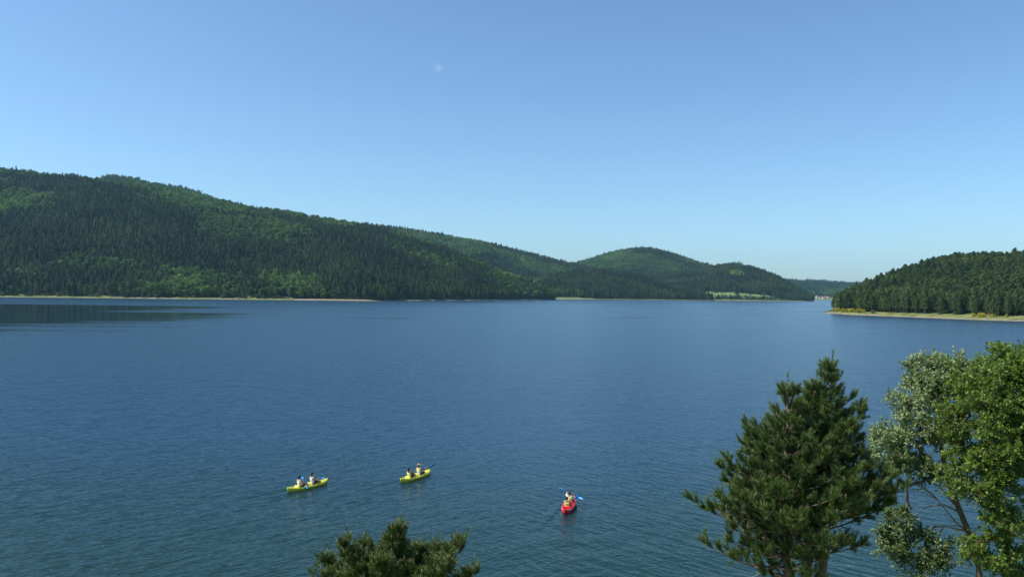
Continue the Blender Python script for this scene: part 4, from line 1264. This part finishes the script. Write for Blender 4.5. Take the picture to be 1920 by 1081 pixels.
def person(seat, heading, lean, grips, label, top, sleeves=None, hair='hair_dark', shorts='shorts_dark', turn=0.0, long_hair=False, hat=None, scale=1.0):
    """seat: world point on the seat; grips: ((right point), (left point), shaft direction) in the sitter's frame, x forward, z up"""
    e = empty('person', seat, heading, label=label, category='person', group='paddlers in the kayaks')
    cl, sl = math.cos(lean), math.sin(lean)
    def T(x, y, z): return np.array([x * cl + (z - 0.1) * sl, y, 0.1 + (z - 0.1) * cl - x * sl])     # leaning torso
    body = Blob()
    # torso
    for z, rx, ry in ((0.10, .115, .165), (0.20, .105, .150), (0.30, .100, .140), (0.40, .110, .155), (0.50, .105, .165)):
        body.ell(T(0, 0, z), (rx, ry, 0.10))
    body.cap(T(-.005, -.13, .545), T(-.005, .13, .545), .062, .062)
    neck = T(0, 0, .60); body.cap(neck, T(.012, 0, .69), .056, .052)
    # head with face
    hc = T(.02, 0, .775)
    ct, s_ = math.cos(turn), math.sin(turn)
    Rm = np.array([[ct, -s_, 0], [s_, ct, 0], [0, 0, 1]])
    def Hd(x, y, z): return hc + Rm @ np.array([x, y, z])
    body.ell(hc, (.092, .076, .112), Rm); body.ell(Hd(.022, 0, -.06), (.066, .056, .062), Rm)
    body.cap(Hd(.088, 0, .008), Hd(.108, 0, -.022), .010, .014)                  # nose
    body.cap(Hd(.078, -.022, -.058), Hd(.078, .022, -.058), .010, .010)          # mouth
    body.cap(Hd(.074, -.032, .026), Hd(.074, .032, .026), .016, .016)            # brow
    for s in (-1, 1): body.ell(Hd(-.002, s * .078, -.005), (.018, .010, .030), Rm)
    # legs, knees bent, heels on the foot rests
    legs = {}
    for s in (-1, 1):
        hip = np.array([0.0, s * .095, .095]); knee = np.array([.40, s * .15, .27]); ank = np.array([.72, s * .12, .06])
        legs[s] = (hip, knee, ank)
        body.chain([hip, hip * .5 + knee * .5 + [0, 0, .012], knee], [.088, .078, .056])
        body.chain([knee, knee * .62 + ank * .38 + [-.01, 0, -.012], ank], [.055, .054, .036])
        body.chain([ank + [-.02, 0, -.01], ank + [.04, 0, .03], ank + [.06, 0, .13]], [.036, .036, .026])
    # arms, hands and fingers closed on the shaft
    arms = {}
    gr, gl, sd = grips; sd = np.array(sd, float); sd /= np.linalg.norm(sd)
    for s, g in ((-1, gr), (1, gl)):
        sh = T(-.005, s * .185, .545)
        g = np.array(g, float)
        ap = g - sh; ap /= np.linalg.norm(ap)
        wr = g - ap * .075
        el, wr = elbow(sh, wr, .285, .25, (-.25, s * .55, -.8))
        g = wr + ap * .075
        arms[s] = (sh, el, wr, g)
        body.chain([sh, sh * .5 + el * .5, el], [.056, .050, .040]); body.chain([el, el * .65 + wr * .35, wr], [.040, .040, .027])
        nrm = ap - sd * np.dot(ap, sd); nrm /= np.linalg.norm(nrm)
        bn = np.cross(sd, nrm)
        pc = g - nrm * .036
        body.chain([wr, pc], [.027, .030]); 
        for k in (-1, 0, 1): body.cap(pc + sd * .020 * k - bn * .012, pc + sd * .020 * k + bn * .022, .015, .014)
        for k, ext in ((-1.5, 205), (-.5, 232), (.5, 222), (1.5, 185)):          # four fingers
            P = []
            for j in range(5):
                an = math.radians(-150 + 30 + ext * j / 4)
                P.append(g + sd * .0215 * k + (nrm * -math.cos(an - math.pi / 1.0 + math.pi) + bn * math.sin(an)) * .027 * (1.0))
            P[0] = pc + sd * .0215 * k + bn * .026
            body.chain(P, [.0105, .0098, .0092, .0086, .0078])
        th = -1 if np.dot(sd, [0, 1, 0]) * s > 0 else 1                            # thumb from the side of the palm
        body.chain([pc + sd * .03 * th - bn * .012, g + sd * .034 * th - bn * .026, g + sd * .024 * th - bn * .022 + nrm * .018, g + sd * .012 * th - bn * .005 + nrm * .027], [.014, .012, .0105, .009])
    link('body', body.fuse('person_body', 0.0095, 2), M['skin'], e)
    for s in (-1, 1):
        ey = Blob(); ey.ell(Hd(.083, s * .031, .004), (.008, .010, .007), Rm)
        link('eye', mesh_np('person_eye', ey.v, polys=ey.f, smooth=True), M['eye'], e)
    # hair
    h = Blob()
    h.ell(Hd(-.014, 0, .026), (.096, .088, .104), Rm); h.ell(Hd(-.045, 0, -.01), (.066, .080, .085), Rm)
    if long_hair: h.chain([Hd(-.075, 0, 0), Hd(-.10, 0, -.12), Hd(-.105, 0, -.22)], [.06, .055, .03])
    link('hair', h.fuse('person_hair', 0.012, 3), M[hair], e)
    if hat:
        b = Blob(); b.ell(Hd(0, 0, .065), (.098, .092, .075), Rm); b.ell(Hd(.03, 0, .055), (.17, .15, .014), Rm)
        link('hat', b.fuse('person_hat', 0.011, 1), M[hat], e)
    # vest over the torso, open at neck and arms
    v = Blob()
    for z, rx, ry in ((0.19, .128, .172), (0.27, .128, .168), (0.36, .136, .176), (0.45, .138, .184)):
        v.ell(T(0, 0, z), (rx, ry, 0.085))
    for s in (-1, 1):
        v.chain([T(-.09, s * .10, .47), T(-.03, s * .10, .605), T(.06, s * .10, .57), T(.11, s * .095, .47)], [.040, .034, .034, .040])
    link('life_vest', v.fuse('person_life_vest', 0.013, 3), M[top], e)
    if sleeves:
        sv = Blob()
        for s in (-1, 1):
            sh, el, wr, g = arms[s]
            sv.chain([sh + [0, -s * .03, .01], sh * .5 + el * .5, el * .97 + sh * .03], [.070, .064, .056])
            if sleeves == 'shirt_white': sv.chain([el, el * .4 + wr * .6], [.054, .044])
        link('shirt_sleeves', sv.fuse('person_sleeves', 0.012, 2), M[sleeves], e)
    sh_ = Blob()
    sh_.ell((0, 0, .105), (.135, .180, .105))
    for s in (-1, 1):
        hip, knee, ank = legs[s]; sh_.chain([hip, hip * .25 + knee * .75 + [0, 0, .01]], [.104, .086])
    link('shorts', sh_.fuse('person_shorts', 0.013, 2), M[shorts], e)
    e.scale = (scale,) * 3
    return e

def blade_mesh():
    ns = 13; V = []; Fc = []
    for i in range(ns):
        t = i / (ns - 1); x = 0.46 * t
        w = 0.085 * math.sin(math.pi * min(1, (t * 0.88 + 0.10))) ** 0.6 * (0.55 + 0.45 * min(1, t / 0.35)) + 0.012
        c = 0.02 * math.sin(math.pi * t)
        for y, z in ((-w, c * 0.2), (-w * .5, c + .004), (0, c + .012), (w * .5, c + .004), (w, c * 0.2), (w * .5, c - .004), (0, c - .010), (-w * .5, c - .004)):
            V.append((x, y, z))
    for i in range(ns - 1):
        for k in range(8): Fc.append((i * 8 + k, i * 8 + (k + 1) % 8, (i + 1) * 8 + (k + 1) % 8, (i + 1) * 8 + k))
    Fc.append(tuple(range(8))[::-1]); Fc.append(tuple((ns - 1) * 8 + k for k in range(8)))
    return mesh_np('paddle_blade', V, polys=Fc, smooth=True)
BLADE = blade_mesh()
def paddle(center, d, label, faces=(0.0, 0.0)):
    """double paddle: center and direction (towards the right hand) in world space"""
    d = Vector(d).normalized()
    e = empty('paddle', center, 0, label=label, category='paddle', group='paddles of the kayaks')
    e.rotation_mode = 'QUATERNION'; e.rotation_quaternion = d.to_track_quat('X', 'Z')
    t = Tubes(); t.add([(-.66, 0, 0), (.66, 0, 0)], [.0155, .0155], 10); link('shaft', t.mesh('paddle_shaft'), M['shaft'], e)
    for k, s in enumerate((1, -1)):
        b = link('blade', BLADE, M['blade'], e); b.location = (s * .62, 0, 0)
        b.rotation_euler = (faces[k], 0, 0 if s > 0 else math.pi)
    return e

def crew(bow_px, stern_px, colours, label, people):
    """one kayak with its two paddlers, at its place on the water"""
    S = on_water(*stern_px, z=0.12); B = on_water(*bow_px, z=0.12)
    c = (S + B) / 2; hd = math.atan2(B.y - S.y, B.x - S.x)
    kayak((c.x, c.y, 0.0), hd, *colours, label)
    R = Matrix.Rotation(hd, 3, 'Z')
    for k, p in enumerate(people):
        seat = Vector((c.x, c.y, 0)) + R @ Vector((SEATS[k], 0, 0.085))
        pc = np.array(p['pc']); d = np.array(p['d'], float); d /= np.linalg.norm(d)
        gr, gl = pc + d * p.get('hold', .30), pc - d * p.get('hold', .30)
        person(seat, hd, p.get('lean', -.12), (gr, gl, d), p['label'], p['top'], p.get('sleeves'), p.get('hair', 'hair_dark'), p.get('shorts', 'shorts_dark'), p.get('turn', 0), p.get('long', False), p.get('hat'), p.get('scale', 1.03))
        paddle(seat + R @ Vector(pc), R @ Vector(d), p['plabel'], p.get('faces', (1.2, 1.2)))

Y = (M['yellow'], M['yellow_deep'], M['seat_yellow'], M['rub'])
crew((613, 902), (540, 919), Y, 'yellow kayak on the left, its bow to the right', (
    dict(pc=(.40, -.02, .36), d=(-.46, -.89, -.16), label='person in cream vest in the back seat of the leftmost yellow kayak', top='vest_cream', lean=-.10, hair='hair_dark', plabel='paddle with its near blue blade low beside the leftmost kayak', faces=(1.0, 2.6)),
    dict(pc=(.42, 0, .40), d=(-.19, -.96, .2), label='person in white vest in the front seat of the leftmost yellow kayak', top='shirt_white', lean=-.14, hair='hair_dark', plabel='level paddle with two light blue blades held at the front of the leftmost kayak', faces=(1.3, 1.1), scale=1.06)))
crew((806, 884.5), (751, 902), Y, 'yellow kayak in the middle, farther from the shore than the others', (
    dict(pc=(.40, 0, .36), d=(-.38, -.87, .24), label='person with long dark hair in the back seat of the middle yellow kayak', top='vest_yellow', sleeves='shirt_maroon', lean=-.18, long=True, plabel='paddle of the back seat of the middle yellow kayak', faces=(.3, .5)),
    dict(pc=(.42, -.04, .44), d=(.42, -.80, .40), label='person in yellow vest and straw hat in the front seat of the middle kayak', top='vest_yellow', lean=-.06, hat='hat_straw', plabel='paddle raised with a dark blue blade ahead of the middle yellow kayak', faces=(2.3, .8), scale=1.06)))
crew((1075, 931), (1057, 965), (M['red'], M['red_deep'], M['seat_red'], M['rub_red']), 'red kayak seen from its stern, nearest to the shore', (
    dict(pc=(.50, -.16, .30), d=(.90, -.36, .26), label='person in yellow vest leaning back in the back seat of the red kayak', top='vest_yellow', lean=-.34, plabel='paddle pointing forward past the right side of the red kayak', faces=(1.45, 1.5), hold=.16),
    dict(pc=(.40, -.02, .62), d=(-.5, -.85, -.17), label='person in white sleeves with raised arms in the front seat of the red kayak', top='vest_yellow', sleeves='shirt_white', lean=-.10, hair='hair_brown', plabel='paddle with bright blue blades held across the front of the red kayak', faces=(1.0, 1.2))))

# ------------------------------------------------------------------ haze
def haze():
    m = bpy.data.materials.new('haze'); m.use_nodes = True
    nt = m.node_tree; nt.nodes.clear()
    o = nt.nodes.new('ShaderNodeOutputMaterial'); v = nt.nodes.new('ShaderNodeVolumePrincipled')
    v.inputs['Color'].default_value = (0.40, 0.76, 1.0, 1)
    v.inputs['Density'].default_value = 0.000047
    v.inputs['Anisotropy'].default_value = 0.2
    nt.links.new(v.outputs[0], o.inputs['Volume'])
    b = bmesh.new(); bmesh.ops.create_cube(b, size=1)
    bmesh.ops.scale(b, vec=(19000, 13000, 469), verts=b.verts)
    bmesh.ops.translate(b, vec=(0, 3000, 460 - 469 / 2), verts=b.verts)
    me = bpy.data.meshes.new('haze'); b.to_mesh(me); b.free()
    link('haze', me, m, kind='stuff', label='thin blue summer haze in the air over the lake')
haze()
